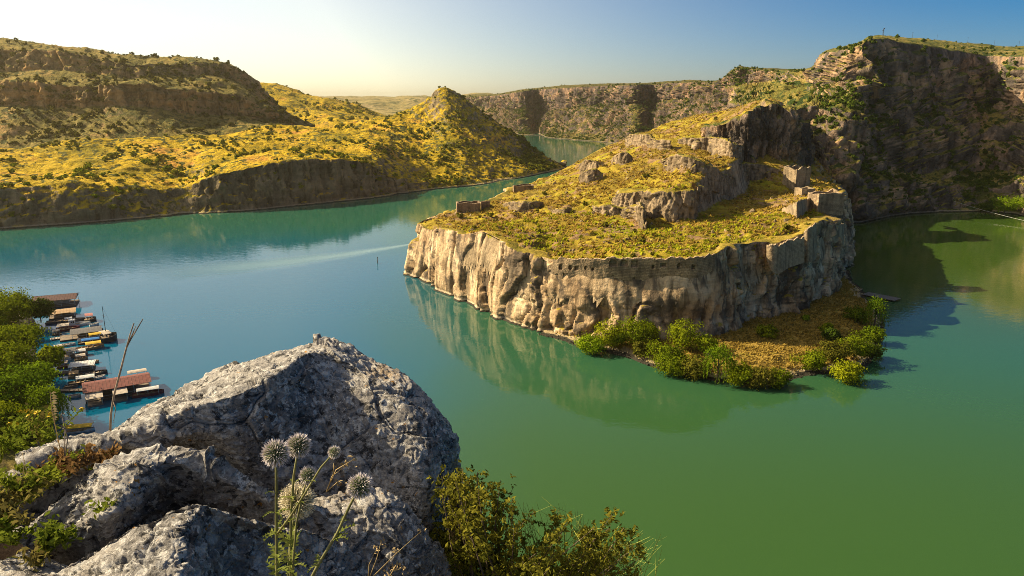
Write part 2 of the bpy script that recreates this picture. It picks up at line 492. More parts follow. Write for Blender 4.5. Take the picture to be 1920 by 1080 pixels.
# ---- low hill behind the mesa's end
Hc = [(360, [262, 225, 190, 148]), (440, [260, 225, 190, 150]), (480, [258, 222, 187, 154]), (520, [256, 220, 190, 163]), (570, [254, 222, 198, 180]),
      (620, [252, 222, 204, 190]), (660, [250, 225, 210, 199]), (700, [248, 230, 220, 211]), (740, [247, 238, 230, 224]), (790, [246, 243, 240, 238])]
rows = [[D(px, ys[i], d) for px, ys in Hc] for i, d in enumerate((1120, 1250, 1400, 1540))]
rows.append([p + np.array([0, 500, -60]) for p in rows[-1]])
terrain('low_hill', rows, 240, [26, 26, 26, 10], M_spur,
        rockdisp((160, 12), (50, 5), (16, 2.0), (6, 0.8), soil=0.4, seed=19, strata=None, water=False), smooth_it=2)

# ---- far hazy plateau
fx = [-9000, -5000, -3200, -2000, -1200, -700, -350, 0, 350, 700, 1200]
rows = []
for d, z in ((1750, -2), (2400, 34), (3300, 48), (3700, 60), (4200, 98), (6200, 104), (9000, 118)):
    rows.append([np.array([x * (d / 3300.0) * 0.62, d + (0 if x < 200 else 200), z + 10 * math.sin(x * 0.004 + d * 0.002)]) for x in fx])
terrain('far_plateau', rows, 360, [8, 12, 14, 18, 10, 8], M_far,
        rockdisp((700, 30), (220, 16), (70, 5), (30, 2), soil=0.6, seed=27, strata=None, water=False), smooth_it=1)

# ---- right canyon wall: far cliffs, middle mesa, near massif
R = [(862, 2500, [(224, 2560), (216, 2610), (206, 2670), (196, 2740), (183, 2760), (180, 3600)]),
     (935, 2150, [(240, 2210), (228, 2260), (214, 2310), (203, 2380), (178, 2395), (175, 3300)]),
     (985, 1880, [(250, 1930), (236, 1980), (216, 2030), (203, 2080), (170, 2095), (167, 3100)]),
     (1006, 1860, [(252, 1960), (240, 2060), (222, 2140), (200, 2200), (168, 2220), (165, 3100)]),
     (1030, 1730, [(252, 1800), (242, 1860), (228, 1960), (205, 2060), (166, 2080), (163, 2900)]),
     (1062, 1660, [(252, 1730), (240, 1780), (222, 1830), (203, 1880), (164, 1895), (160, 2800)]),
     (1130, 1540, [(251, 1610), (236, 1660), (215, 1710), (198, 1760), (160, 1775), (157, 2700)]),
     (1195, 1400, [(250, 1460), (236, 1510), (212, 1560), (195, 1610), (159, 1625), (156, 2600)]),
     (1222, 1400, [(248, 1480), (236, 1560), (212, 1640), (194, 1700), (158, 1715), (155, 2500)]),
     (1250, 1280, [(247, 1370), (234, 1430), (210, 1520), (190, 1590), (156, 1610), (152, 2400)]),
     (1295, 1170, [(245, 1260), (230, 1320), (206, 1400), (182, 1470), (154, 1485), (150, 2300)]),
     (1350, 1040, [(240, 1120), (218, 1180), (196, 1240), (172, 1310), (152, 1340), (150, 2200)]),
     (1372, 980, [(238, 1050), (212, 1110), (188, 1160), (160, 1210), (135, 1222), (131, 2000)]),
     (1440, 560, [(300, 562), (255, 566), (218, 575), (160, 1070), (131, 1102), (128, 1900)]),
     (1515, 530, [(320, 540), (262, 552), (198, 580), (160, 860), (131, 960), (128, 1800)]),
     (1546, 515, [(325, 526), (275, 540), (205, 572), (158, 720), (101, 790), (97, 1500)]),
     (1580, 505, [(338, 516), (285, 535), (214, 556), (155, 640), (92, 690), (88, 1400)]),
     (1612, 505, [(345, 516), (300, 540), (222, 560), (160, 600), (84, 624), (80, 1300)]),
     (1632, 515, [(345, 528), (305, 552), (228, 572), (165, 612), (72, 636), (69, 1200)]),
     (1700, 545, [(345, 560), (315, 592), (240, 616), (188, 662), (80, 688), (71, 1050)]),
     (1780, 555, [(345, 576), (312, 622), (250, 652), (195, 710), (92, 738), (77, 1100)]),
     (1850, 555, [(352, 590), (320, 650), (255, 690), (200, 760), (102, 790), (83, 1150)]),
     (1890, 548, [(352, 575), (310, 630), (250, 670), (192, 735), (104, 760), (86, 1100)]),
     (1935, 530, [(352, 552), (300, 600), (248, 640), (188, 690), (104, 712), (87, 1050)]),
     (1990, 515, [(352, 545), (300, 580), (240, 620), (180, 660), (105, 680), (90, 950)]),
     (2180, 470, [(352, 500), (300, 530), (240, 560), (170, 600), (110, 615), (95, 900)]),
     (2600, 380, [(352, 410), (300, 440), (240, 470), (170, 500), (110, 515), (95, 800)])]
rows = [[] for _ in range(8)]
for px, sd, lv in R:
    r = ray(px, 400); s = np.array([r[0] / r[1] * sd, sd, 0.0])
    rows[0].append(s + np.array([0, -8, -4])); rows[1].append(s)
    for i, (py, d) in enumerate(lv):
        rows[2 + i].append(D(px, py, d))
def right_disp(G, N):
    base = rockdisp((110, 7), (40, 10.0), (12, 3.2), (4.5, 1.5), soil=0.30, seed=41, strata=(9, 0.7), block=(21, 6.0))
    H = base(G, N)
    w = 1 - 0.8 * sstep(np.arange(G.shape[0]), 196, 212)      # the plateau rim stays nearly level
    return G + (H - G) * w[:, None, None]
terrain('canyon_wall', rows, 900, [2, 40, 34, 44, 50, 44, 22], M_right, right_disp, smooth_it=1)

# ---- island: cliffs
I = [  # top px,py,z  | foot offset or (px,py,z)
    ('b', (1190, 256, 51), (-12, 34)), ('b', (1130, 277, 45), (-18, 26)), ('b', (1080, 305, 37), (-18, 16)), ('b', (1030, 330, 30), (-16, 10)), ('b', (960, 356, 27), (-12, 8)),
    ('b', (860, 394, 25), (-9, 6)), ('b', (806, 405, 24.5), (-6, 4)),
    ('f', (771, 512, 0), (786, 419), 3), ('f', (790, 527, 0), (801, 428), 4), ('f', (818, 543, 0), (824, 432), 4), ('f', (852, 561, 0), (857, 438), 5), ('f', (880, 574, 0), (887, 436), 5),
    ('f', (912, 590, 0), (918, 437), 5), ('f', (960, 611, 0), (966, 466), 6), ('f', (1008, 622, 0), (1010, 487), 6), ('f', (1058, 633, 0), (1062, 487), 5),
    ('f', (1130, 640, 1), (1130, 486), 5), ('f', (1210, 640, 2), (1210, 486), 5), ('f', (1290, 641, 3), (1296, 484), 5), ('f', (1345, 632, 3), (1350, 474), 6),
    ('f', (1395, 606, 4), (1392, 458), 7), ('f', (1440, 592, 4), (1438, 458), 6), ('f', (1490, 578, 5), (1490, 441), 6), ('f', (1528, 560, 5), (1530, 421), 6),
    ('f', (1562, 540, 4), (1556, 410), 6), ('f', (1588, 505, 2), (1578, 380), 6), ('f', (1592, 455, 0), (1576, 352), 8), ('f', (1586, 424, 0), (1560, 338), 12), ('f', (1560, 412, 0), (1530, 320), 16)]
foot, top = [], []
for it in I:
    if it[0] == 'b':
        t = Z(*it[1]); f = t + np.array([it[2][0], it[2][1], 0]); f[2] = 0
    else:
        f = Z(*it[1]); t = D(it[2][0], it[2][1], f[1] + it[3])
    foot.append(f); top.append(t)
foot = np.array(foot); top = np.array(top)
cen = np.array([Z(1250, 400, 30)[0], 400.0])
inw = cen[None] - top[:, :2]; inw /= np.linalg.norm(inw, axis=1, keepdims=True)
tan = np.gradient(top[:, :2], axis=0); tan /= np.linalg.norm(tan, axis=1, keepdims=True)
perp = np.stack([-tan[:, 1], tan[:, 0]], 1)
sgn = np.sign((perp * inw).sum(1, keepdims=True)); perp *= sgn
lip = top.copy(); lip[:, :2] += perp * 5; lip[:, 2] -= 0.4
lip2 = top.copy(); lip2[:, :2] += perp * 11; lip2[:, 2] -= 3.5
low = foot.copy(); low[:, :2] -= perp * 1.0; low[:, 2] -= 4
mid = foot * 0.45 + top * 0.55
mid[:, :2] -= perp * 0.6
def isle_disp(G, N):
    steep = sstep(1 - np.abs(N[..., 2]), 0.25, 0.6)
    q = G * np.array([1, 1, 0.16])
    wq = G + 4.0 * np.stack([fbm(G / 16, 2, 58), fbm(G / 16, 2, 59), 0 * G[..., 0]], -1)
    d = 2.6 * fbm(wq * np.array([1, 1, 0.2]) / 24, 2, 61)
    px, py, _ = project(G)
    blocky = sstep(px, 930, 1000) * (1 - 0.5 * sstep(px, 1085, 1120)) + 0.8 * sstep(px, 1360, 1420)
    fl = ridged(wq * np.array([1, 1, 0.22]) / 11.0, 2, 63)
    d = d + steep * ((0.14 + 0.8 * blocky) * fl + (0.08 + 0.6 * blocky) * ridged(G * np.array([1, 1, .5]) / 4.2, 2, 66) + 0.14 * fbm(G / 1.1, 2, 70))
    v, j = facets(wq * np.array([1, 1, 0.13]) / 11.0, 68, 0.8)
    d = d + steep * (1.5 * v - 1.3 * (1 - sstep(j, 0.0, 0.09)))
    v, j = facets(G * np.array([1, 1, 0.55]) / 3.0, 169, 0.8)
    d = d + steep * (0.13 + 0.6 * blocky) * (v - 0.8 * (1 - sstep(j, 0.0, 0.10)))
    cleft = np.abs(pn(wq * np.array([1, 1, 0.06]) / 19.0 + 3.3, 75))      # deep vertical joints
    d = d - steep * 3.0 * (1 - sstep(cleft, 0.0, 0.06))
    # weathered hollow under the fort, bulging foot below it
    hollow = sstep(px, 1080, 1140) * (1 - sstep(px, 1480, 1540))
    hz_ = G[..., 2] + 2.5 * fbm(G / 14.0, 2, 77)
    d = d - steep * hollow * (1.8 * np.exp(-((hz_ - 10.0) / 4.5) ** 2) - 0.2 * np.exp(-((hz_ - 8) / 4.0) ** 2))
    zz = G[..., 2] + 0.8 * fbm(G / 12.0, 2, 78)
    s = np.abs(((zz / 2.1) % 1.0) - 0.5) * 2
    notch = np.exp(-((G[..., 2] - 1.2) / 0.9) ** 2)                       # undercut at the waterline
    d = d - steep * 0.7 * notch
    # dressed rock under the fort wall stays even
    flat = sstep(px, 1025, 1040) * (1 - sstep(px, 1340, 1355)) * sstep(G[..., 2], 9.0, 19.0)
    d = d * (1 - 0.9 * flat)
    return G + N * d[..., None]
terrain('island_cliff', [low, foot, mid, top, lip, lip2], 1150, [3, 46, 46, 6, 5], M_isle_rock, isle_disp)

# ---- island: grassy top (thin-plate surface through spot heights)
ctl = [Z(px, py, z) for px, py, z in [
    (900, 415, 25.5), (950, 440, 26.5), (930, 390, 26), (1000, 360, 28.5), (1000, 420, 28), (1050, 455, 28), (1100, 440, 29), (1200, 445, 30), (1300, 450, 31), (1380, 440, 31),
    (1050, 385, 31), (1100, 400, 31), (1150, 350, 38), (1120, 330, 39), (1180, 312, 44), (1200, 272, 52), (1250, 300, 49), (1250, 424, 29.5), (1200, 425, 29.3), (1240, 364, 38.5), (1180, 372, 36), (1310, 345, 41), (1330, 410, 30.5),
    (1400, 400, 31), (1450, 380, 33), (1400, 355, 36), (1480, 350, 34.5), (1500, 400, 33), (1480, 425, 32), (1330, 300, 48), (1400, 292, 48), (1290, 250, 57), (1215, 253, 54), (1250, 251, 55.5), (1520, 325, 37), (1362, 372, 32.5), (1350, 392, 31.0), (1322, 322, 46.5), (1390, 330, 38)]]
ctl += [D(px, py, d) for px, py, d in [(1380, 224, 530), (1440, 190, 545), (1475, 204, 548), (1425, 214, 520), (1340, 240, 560), (1520, 238, 575), (1500, 285, 480), (1440, 300, 450), (1560, 230, 640), (1380, 262, 480), (1440, 250, 485)]]
ctl = np.array(ctl + [t for t in top])
def tps_fit(P):
    n = len(P)
    S = 100.0
    X = P[:, :2] / S
    r2 = ((X[:, None] - X[None]) ** 2).sum(-1)
    Km = np.where(r2 > 0, 0.5 * r2 * np.log(r2 + 1e-12), 0) + np.eye(n) * 0.004
    L = np.zeros((n + 3, n + 3)); L[:n, :n] = Km; L[:n, n] = 1; L[:n, n+1:] = X; L[n, :n] = 1; L[n+1:, :n] = X.T
    w = np.linalg.solve(L, np.concatenate([P[:, 2], np.zeros(3)]))
    def f(xy):
        xy = np.asarray(xy, float) / S
        out = w[n] + xy @ w[n+1:]
        for i in range(n):
            q = ((xy - X[i]) ** 2).sum(-1)
            out = out + w[i] * 0.5 * q * np.log(q + 1e-12)
        return out
    return f
isle_h = tps_fit(ctl)
poly = np.concatenate([top[:, :2] + perp * 1.2, [[top[-1, 0] + 80, top[-1, 1] + 110], [top[0, 0] + 110, top[0, 1] + 160]]])
def poly_sd(xy, poly):
    """signed distance, positive inside"""
    d = np.full(xy.shape[:-1], 1e9); ins = np.zeros(xy.shape[:-1], bool)
    for i in range(len(poly)):
        a, b = poly[i], poly[(i + 1) % len(poly)]
        e = b - a; w = xy - a
        t = np.clip((w @ e) / (e @ e), 0, 1)
        d = np.minimum(d, np.linalg.norm(w - t[..., None] * e, axis=-1))
        c = ((a[1] > xy[..., 1]) != (b[1] > xy[..., 1])) & (xy[..., 0] < (b[0] - a[0]) * (xy[..., 1] - a[1]) / (b[1] - a[1] + 1e-12) + a[0])
        ins ^= c
    return np.where(ins, d, -d)
xs = np.arange(poly[:, 0].min() - 3, poly[:, 0].max() + 3, 1.1)
ys = np.concatenate([np.arange(poly[:, 1].min() - 3, 420, 1.0), np.arange(420, poly[:, 1].max() + 3, 1.8)])
XY = np.stack(np.meshgrid(xs, ys), -1)
sd = poly_sd(XY, poly)
_sc = np.array([D(1300, 412, 326), D(1303, 404, 336), D(1318, 372, 352), D(1342, 345, 374), D(1386, 326, 408), D(1402, 292, 440)])[:, :2]
def isle_top(xy):
    z = isle_h(xy)
    # steep east side of the knoll: the ground drops off right of its ridge
    dx = xy[..., 0] - np.interp(xy[..., 1], _sc[:, 1], _sc[:, 0])
    m_ = sstep(dx, -3, 4) * (1 - sstep(dx, 22, 60)) * sstep(xy[..., 1], 318, 332) * (1 - sstep(xy[..., 1], 425, 455))
    z = z - m_ * np.clip((z - 29.5) * 0.85, 0, 11)
    z = z + 7.0 * sstep(dx, -30, -4) * (1 - sstep(dx, -3, 2)) * sstep(xy[..., 1], 330, 345) * (1 - sstep(xy[..., 1], 430, 455))
    p = np.concatenate([xy, np.zeros(xy.shape[:-1] + (1,))], -1)
    z = z + 1.5 * fbm(p / 24, 3, 81) + 1.3 * ridged(p / 9.0, 2, 85) + 0.30 * fbm(p / 2.6, 2, 88)
    # eroded terraces: short risers facing the viewer
    t = z / 5.0 + 0.35 * fbm(p / 30, 2, 90)
    fr = t - np.floor(t)
    z = z + 1.6 * (sstep(fr, 0.30, 0.70) - fr) * (0.4 + 0.6 * sstep(pn(p / 38, 93), -0.2, 0.3))
    return z
zt = isle_top(XY)
zt = np.where(sd > 0, zt - 1.2 * (1 - sstep(sd, 0, 5)), zt - 1.2 + sd * 3.5)
GT = np.concatenate([XY, zt[..., None]], -1)
kc = sd > -3.0
keep = kc[:-1, :-1] | kc[1:, 1:] | kc[1:, :-1] | kc[:-1, 1:]
tag(link('island_top', grid_mesh('island_top', GT, True, keep), M_isle_grass), kind='structure')
NT = grid_normals(GT)
TERR['island_top'] = (GT, NT)

# ---- low spit in front of the island
sp = [(1010, 628), (1060, 640), (1085, 652), (1130, 660), (1180, 672), (1220, 688), (1280, 704), (1340, 715), (1400, 722), (1465, 720), (1490, 712), (1515, 706), (1560, 700), (1585, 712), (1610, 704),
      (1640, 672), (1655, 640), (1660, 610), (1655, 588), (1640, 570), (1625, 560), (1620, 545), (1600, 528), (1592, 505)]
shore = np.array([Z(px, py, 0.0) for px, py in sp])[:, :2]
inner = np.array([Z(px, py, 3.5) for px, py in [(1570, 500), (1540, 535), (1500, 565), (1440, 580), (1400, 592), (1340, 625), (1280, 632), (1180, 628), (1080, 615), (1020, 605)]])[:, :2]
spoly = np.concatenate([shore, inner])
xs = np.arange(spoly[:, 0].min() - 6, spoly[:, 0].max() + 6, 0.7)
ys = np.arange(spoly[:, 1].min() - 6, spoly[:, 1].max() + 6, 0.7)
XY = np.stack(np.meshgrid(xs, ys), -1)
p3 = np.concatenate([XY, np.zeros(XY.shape[:-1] + (1,))], -1)
ssd = poly_sd(XY, shore_poly := np.concatenate([shore, inner + (inner - shore.mean(0)) * 0.0]))
def spit_z(xy):
    p = np.concatenate([xy, np.zeros(xy.shape[:-1] + (1,))], -1)
    s = poly_sd(xy, shore_poly)
    dsh = np.full(xy.shape[:-1], 1e9)
    for i in range(len(shore) - 1):
        a, b = shore[i], shore[i+1]; e = b - a; w = xy - a
        t = np.clip((w @ e) / (e @ e), 0, 1)
        dsh = np.minimum(dsh, np.linalg.norm(w - t[..., None] * e, axis=-1))
    h = np.where(s > 0, np.minimum(3.4, 0.30 * dsh), -np.minimum(dsh, 12) * 0.35)
    return h + 0.5 * fbm(p / 9, 3, 101) * sstep(s, -2, 4) + 0.15 * fbm(p / 1.8, 2, 104) - 0.1
zs = spit_z(XY)
GS = np.concatenate([XY, zs[..., None]], -1)
kc = ssd > -8
keep = kc[:-1, :-1] & kc[1:, 1:]
M_spit = terrain_mat('spit_ground', [(0.2, 0.13, 0.07), (0.32, 0.21, 0.11), (0.4, 0.27, 0.15)],
                     [(0.17, 0.12, 0.025), (0.28, 0.185, 0.035), (0.36, 0.235, 0.05), (0.20, 0.18, 0.02)], 0.3, 0.6, rs=0.15, vs_=0.12, bumpd=0.4)
tag(link('spit', grid_mesh('spit', GS, True, keep), M_spit), kind='structure')
TERR['spit'] = (GS, grid_normals(GS))

# ---- bank below the viewer, running out to the left where the trees stand
nb = [  # along the bank from right/back to far left: shoreline x,y ; inland
    ((90, -60), (60, -62, 78)), ((70, 5), (30, -4, 74)), ((45, 34), (8, -0.5, 74)), ((10, 46), (1.5, 0.5, 74)), ((-25, 60), (-5, 0.5, 74)), ((-48, 92), (-28, -2, 74)), ((-74, 128), (-75, 30, 72)),
    ((-98, 152), (-112, 90, 52)), ((-122, 182), (-152, 140, 38)), ((-150, 222), (-190, 190, 30)), ((-174, 262), (-225, 235, 26)), ((-205, 296), (-262, 250, 24)), ((-262, 304), (-310, 250, 24)), ((-480, 310), (-480, 250, 24))]
rows = [[], [], [], [], [], []]
for (sx, sy), (ix, iy, iz) in nb:
    s = np.array([sx, sy, 0.0]); t = np.array([ix, iy, iz])
    o = s[:2] - t[:2]; o = o / np.linalg.norm(o)
    rows[0].append(s + np.array([o[0] * 6, o[1] * 6, -4])); rows[1].append(s)
    a = s + (t - s) * 0.22; a[2] = min(3.0, iz); rows[2].append(a)
    b = s + (t - s) * 0.75; b[2] = iz * 0.55; rows[3].append(b)
    rows[4].append(t)
    rows[5].append(np.array([ix - o[0] * 60, iy - o[1] * 60, iz + 3]))
M_bank = terrain_mat('bank_ground', [(0.13, 0.1, 0.07), (0.25, 0.19, 0.12), (0.36, 0.28, 0.19)],
                     [(0.07, 0.08, 0.02), (0.14, 0.12, 0.03), (0.24, 0.18, 0.05), (0.28, 0.2, 0.08)], 0.5, 0.8, rs=0.12, vs_=0.08, bumpd=0.6)
terrain('near_bank', rows, 260, [4, 16, 40, 30, 8], M_bank,
        rockdisp((30, 1.5), (9, 0.8), (3, 0.35), (1, 0.1), soil=0.3, seed=111, strata=None), flip=False)

# ---- water
def water_mat():
    m, nt, b = new_mat('river_water')
    g = nt.nodes.new('ShaderNodeNewGeometry'); pos = g.outputs['Position']
    xyz = nd(nt, 'ShaderNodeSeparateXYZ', {0: pos}); X, Y = xyz.outputs[0], xyz.outputs[1]
    n1 = noise(nt, vscale(nt, pos, (1, 0.55, 1)), 0.008, 3, 0.5, 0.6)
    # algae-green near the banks and the bay, sky reflection painted as blue in the open reach on the left
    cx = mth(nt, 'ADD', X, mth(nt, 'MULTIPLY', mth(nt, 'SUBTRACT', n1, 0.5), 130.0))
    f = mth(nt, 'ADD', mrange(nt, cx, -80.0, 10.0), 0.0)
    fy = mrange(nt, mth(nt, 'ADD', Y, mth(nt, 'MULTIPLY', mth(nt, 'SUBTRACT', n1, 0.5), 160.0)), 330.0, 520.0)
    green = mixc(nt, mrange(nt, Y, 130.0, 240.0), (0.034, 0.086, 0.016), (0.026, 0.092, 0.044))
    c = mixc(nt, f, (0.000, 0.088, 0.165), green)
    c = mixc(nt, fy, c, (0.022, 0.11, 0.070))
    bay = mth(nt, 'MULTIPLY', mrange(nt, cx, 110.0, 190.0), mrange(nt, Y, 215.0, 300.0))
    c = mixc(nt, bay, c, (0.042, 0.082, 0.012))
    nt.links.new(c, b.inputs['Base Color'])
    # wind-ruffled lanes
    b.inputs['IOR'].default_value = 1.33
    b.inputs['Specular IOR Level'].default_value = 0.42
    r1 = noise(nt, vscale(nt, pos, (1, 0.35, 1)), 0.012, 3, 0.5, 0.8)
    rough = mrange(nt, r1, 0.45, 0.65, 0.03, 0.10)
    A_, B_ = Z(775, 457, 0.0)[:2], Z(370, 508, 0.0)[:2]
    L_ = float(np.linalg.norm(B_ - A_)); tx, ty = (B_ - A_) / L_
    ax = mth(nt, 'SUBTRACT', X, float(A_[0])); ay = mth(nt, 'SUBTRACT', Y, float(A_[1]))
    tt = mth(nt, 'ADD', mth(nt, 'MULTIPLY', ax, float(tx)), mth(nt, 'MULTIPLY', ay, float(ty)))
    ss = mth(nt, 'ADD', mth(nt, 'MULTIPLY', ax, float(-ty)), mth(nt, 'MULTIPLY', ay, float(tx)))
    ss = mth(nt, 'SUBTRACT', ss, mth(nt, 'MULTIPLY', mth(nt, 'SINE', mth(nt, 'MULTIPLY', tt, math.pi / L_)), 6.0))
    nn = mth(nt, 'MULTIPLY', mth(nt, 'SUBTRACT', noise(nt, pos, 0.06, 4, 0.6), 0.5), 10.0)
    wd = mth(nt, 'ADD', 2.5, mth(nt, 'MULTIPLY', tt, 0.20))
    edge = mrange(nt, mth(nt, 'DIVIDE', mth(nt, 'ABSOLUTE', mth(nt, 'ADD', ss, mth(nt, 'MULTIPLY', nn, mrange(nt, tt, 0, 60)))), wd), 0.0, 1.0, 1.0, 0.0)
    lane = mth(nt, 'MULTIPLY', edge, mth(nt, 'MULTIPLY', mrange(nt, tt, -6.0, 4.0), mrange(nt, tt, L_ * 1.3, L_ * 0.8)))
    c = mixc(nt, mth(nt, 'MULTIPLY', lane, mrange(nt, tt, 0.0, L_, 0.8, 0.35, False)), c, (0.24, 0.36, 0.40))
    nt.links.new(c, b.inputs['Base Color'])
    rough = mth(nt, 'ADD', rough, mth(nt, 'MULTIPLY', lane, 0.30))
    nt.links.new(rough, b.inputs['Roughness'])
    w1 = noise(nt, pos, 0.9, 3, 0.5); w2 = noise(nt, vscale(nt, pos, (1, 1.6, 1)), 0.22, 2, 0.5)
    h = mth(nt, 'ADD', mth(nt, 'MULTIPLY', w1, 0.5), w2)
    bp = nd(nt, 'ShaderNodeBump', {'Height': h, 'Distance': 0.10, 'Strength': 0.25})
    nt.links.new(bp.outputs[0], b.inputs['Normal'])
    return m
W_ = 9500.0
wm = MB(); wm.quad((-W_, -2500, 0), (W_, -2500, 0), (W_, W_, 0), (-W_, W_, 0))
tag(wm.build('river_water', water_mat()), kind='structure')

# ---- haze
hz = MB(); hz.box(-9800, 9800, -2800, 9800, -6, 185)
m = bpy.data.materials.new('haze'); m.use_nodes = True
for n in list(m.node_tree.nodes):
    if n.type != 'OUTPUT_MATERIAL': m.node_tree.nodes.remove(n)
pv = m.node_tree.nodes.new('ShaderNodeVolumePrincipled')
pv.inputs['Color'].default_value = (1.0, 0.82, 0.50, 1)
pv.inputs['Density'].default_value = 0.00007
pv.inputs['Anisotropy'].default_value = 0.74
m.node_tree.links.new(pv.outputs[0], m.node_tree.nodes['Material Output'].inputs['Volume'])
tag(hz.build('haze', m), kind='stuff')

# ================================================================== ISLAND DETAIL
def isle_hit(px, py, d0=230, d1=760):
    r = ray(px, py)
    ds = np.arange(d0, d1, 0.5)
    P = np.array([0, 0, CAMZ]) + r[None] * (ds / r[1])[:, None]
    g = isle_top(P[:, :2])
    ok = (P[:, 2] <= g) & (poly_sd(P[:, :2], poly) > 0)
    i = int(np.argmax(ok)) if ok.any() else int(np.argmin(np.abs(P[:, 2] - g)))
    return P[i]

def crag(name, pts, depth, seed, amp=1.0, mat=None):
    """pts: (px, py_foot, py_top); foot lies on the hill, the top edge stands above it"""
    f0, f1, t0, t1, t2 = [], [], [], [], []
    for px, pf, pt in pts:
        f = isle_hit(px, pf); t = D(px, pt, f[1] + 2.0)
        u = np.array([f[0], f[1], 0]); u /= np.linalg.norm(u)
        f0.append(f + np.array([0, 0, -4]) - u * 0.5); f1.append(f)
        t0.append(t); t1.append(t + u * depth * 0.5 + np.array([0, 0, 0.2])); t2.append(t + u * depth + np.array([0, 0, -5]))
    def dsp(G, N):
        steep = sstep(1 - np.abs(N[..., 2]), 0.2, 0.6)
        q = G * np.array([1, 1, 0.35])
        d = amp * (2.0 * fbm(q / 10, 2, seed) + steep * (1.1 * ridged(q / 4.5, 2, seed + 2) + 0.5 * ridged(G / 1.7, 2, seed + 4)))
        d = d + (1 - steep) * 0.25 * fbm(G / 2.0, 2, seed + 6)
        v, j = facets(G * np.array([1, 1, .5]) / 4.0, seed + 8)
        d = d + amp * steep * (0.9 * v - 0.7 * (1 - sstep(j, 0, .1)))
        return G + N * d[..., None]
    G = loft_grid([f0, f1, t0, t1, t2], max(40, int(abs(pts[-1][0] - pts[0][0]) * 1.1)), [4, 22, 8, 6])
    G = dsp(G, grid_normals(G))
    return tag(link(name, grid_mesh(name, G), mat or M_crag), kind='structure')

crag('main_crag', [(1150, 383, 380), (1165, 388, 362), (1200, 396, 360), (1235, 412, 362), (1270, 414, 361), (1297, 412, 360), (1302, 404, 364)], 16, 201)
crag('lower_crag', [(1115, 396, 392), (1125, 402, 388), (1165, 408, 390), (1195, 412, 389), (1206, 432, 389), (1212, 432, 394)], 8, 203)
crag('side_crag', [(1304, 390, 350), (1318, 390, 352), (1330, 386, 356)], 10, 205)
crag('summit_crag', [(1240, 312, 300), (1270, 318, 292), (1300, 326, 296), (1330, 340, 312), (1352, 350, 326), (1378, 352, 332)], 12, 207)
crag('ruined_summit_crag', [(1175, 268, 262), (1192, 272, 252), (1215, 276, 253), (1232, 280, 262), (1258, 282, 264)], 8, 209)
crag('west_crag', [(1086, 320, 312), (1100, 322, 300), (1118, 318, 300), (1132, 312, 304)], 6, 211, 0.7)
crag('perched_crag', [(1148, 308, 300), (1160, 309, 288), (1176, 306, 286), (1186, 302, 294)], 5, 213, 0.7)
crag('tilted_crag', [(1088, 342, 330), (1098, 344, 320), (1116, 338, 318), (1130, 334, 324)], 6, 215, 0.7)
crag('pale_crag', [(942, 388, 384), (955, 392, 380), (975, 396, 378), (1000, 392, 378), (1016, 386, 380)], 5, 217, 0.6)
crag('small_crag', [(1032, 400, 397), (1044, 402, 392), (1060, 401, 390), (1072, 396, 391)], 4, 219, 0.6)
crag('knob_crag', [(1322, 262, 240), (1345, 285, 236), (1370, 292, 226), (1400, 306, 216), (1425, 300, 200), (1450, 296, 192), (1476, 300, 200), (1500, 300, 226), (1524, 300, 252)], 26, 225, 2.0, M_right)
crag('shelf_crag', [(1268, 268, 262), (1290, 276, 258), (1330, 284, 258), (1372, 296, 268), (1392, 300, 280)], 10, 227, 1.0)
crag('shade_crag', [(1352, 330, 326), (1372, 332, 312), (1400, 332, 308), (1430, 332, 308), (1460, 336, 316)], 10, 229)

# ---- masonry
def masonry(name, c1, c2, bs=1.0):
    m, nt, b = new_mat(name)
    g = nt.nodes.new('ShaderNodeNewGeometry'); pos = g.outputs['Position']
    s = nd(nt, 'ShaderNodeSeparateXYZ', {0: pos})
    along = mth(nt, 'ADD', s.outputs[0], mth(nt, 'MULTIPLY', s.outputs[1], 0.7))
    cv = nd(nt, 'ShaderNodeCombineXYZ', {0: along, 1: s.outputs[2]}).outputs[0]
    br = nd(nt, 'ShaderNodeTexBrick', {'Vector': cv, 'Scale': bs, 'Color1': rgba(c1), 'Color2': rgba(c2), 'Mortar': rgba(tuple(c * 0.5 for c in c1)),
                                       'Mortar Size': 0.03, 'Brick Width': 1.1, 'Row Height': 0.55})
    n = noise(nt, pos, 0.25, 6, 0.65)
    col = mixc(nt, 0.9, br.outputs[0], ramp(nt, n, [(0.3, 0.35), (0.5, 0.85), (0.65, 1.2)]), 'MULTIPLY')
    st = noise(nt, vscale(nt, pos, (1, 1, 0.12)), 0.5, 4, 0.6)
    col = mixc(nt, 0.7, col, ramp(nt, st, [(0.38, 0.4), (0.52, 1.0)]), 'MULTIPLY')
    nt.links.new(col, b.inputs['Base Color']); b.inputs['Roughness'].default_value = 0.95
    bump(nt, b, mth(nt, 'ADD', noise(nt, pos, 2.5, 4, 0.6), br.outputs[1]), 0.25)
    return m
M_fort = masonry('fort_masonry', (0.38, 0.26, 0.145), (0.47, 0.33, 0.19))
M_ruin = masonry('ruin_masonry', (0.42, 0.30, 0.17), (0.50, 0.37, 0.22), 1.2)
M_brown = masonry('brown_masonry', (0.34, 0.22, 0.12), (0.40, 0.27, 0.15), 1.4)
M_dark = simple_mat('dark_interior', (0.02, 0.017, 0.014), 0.95)

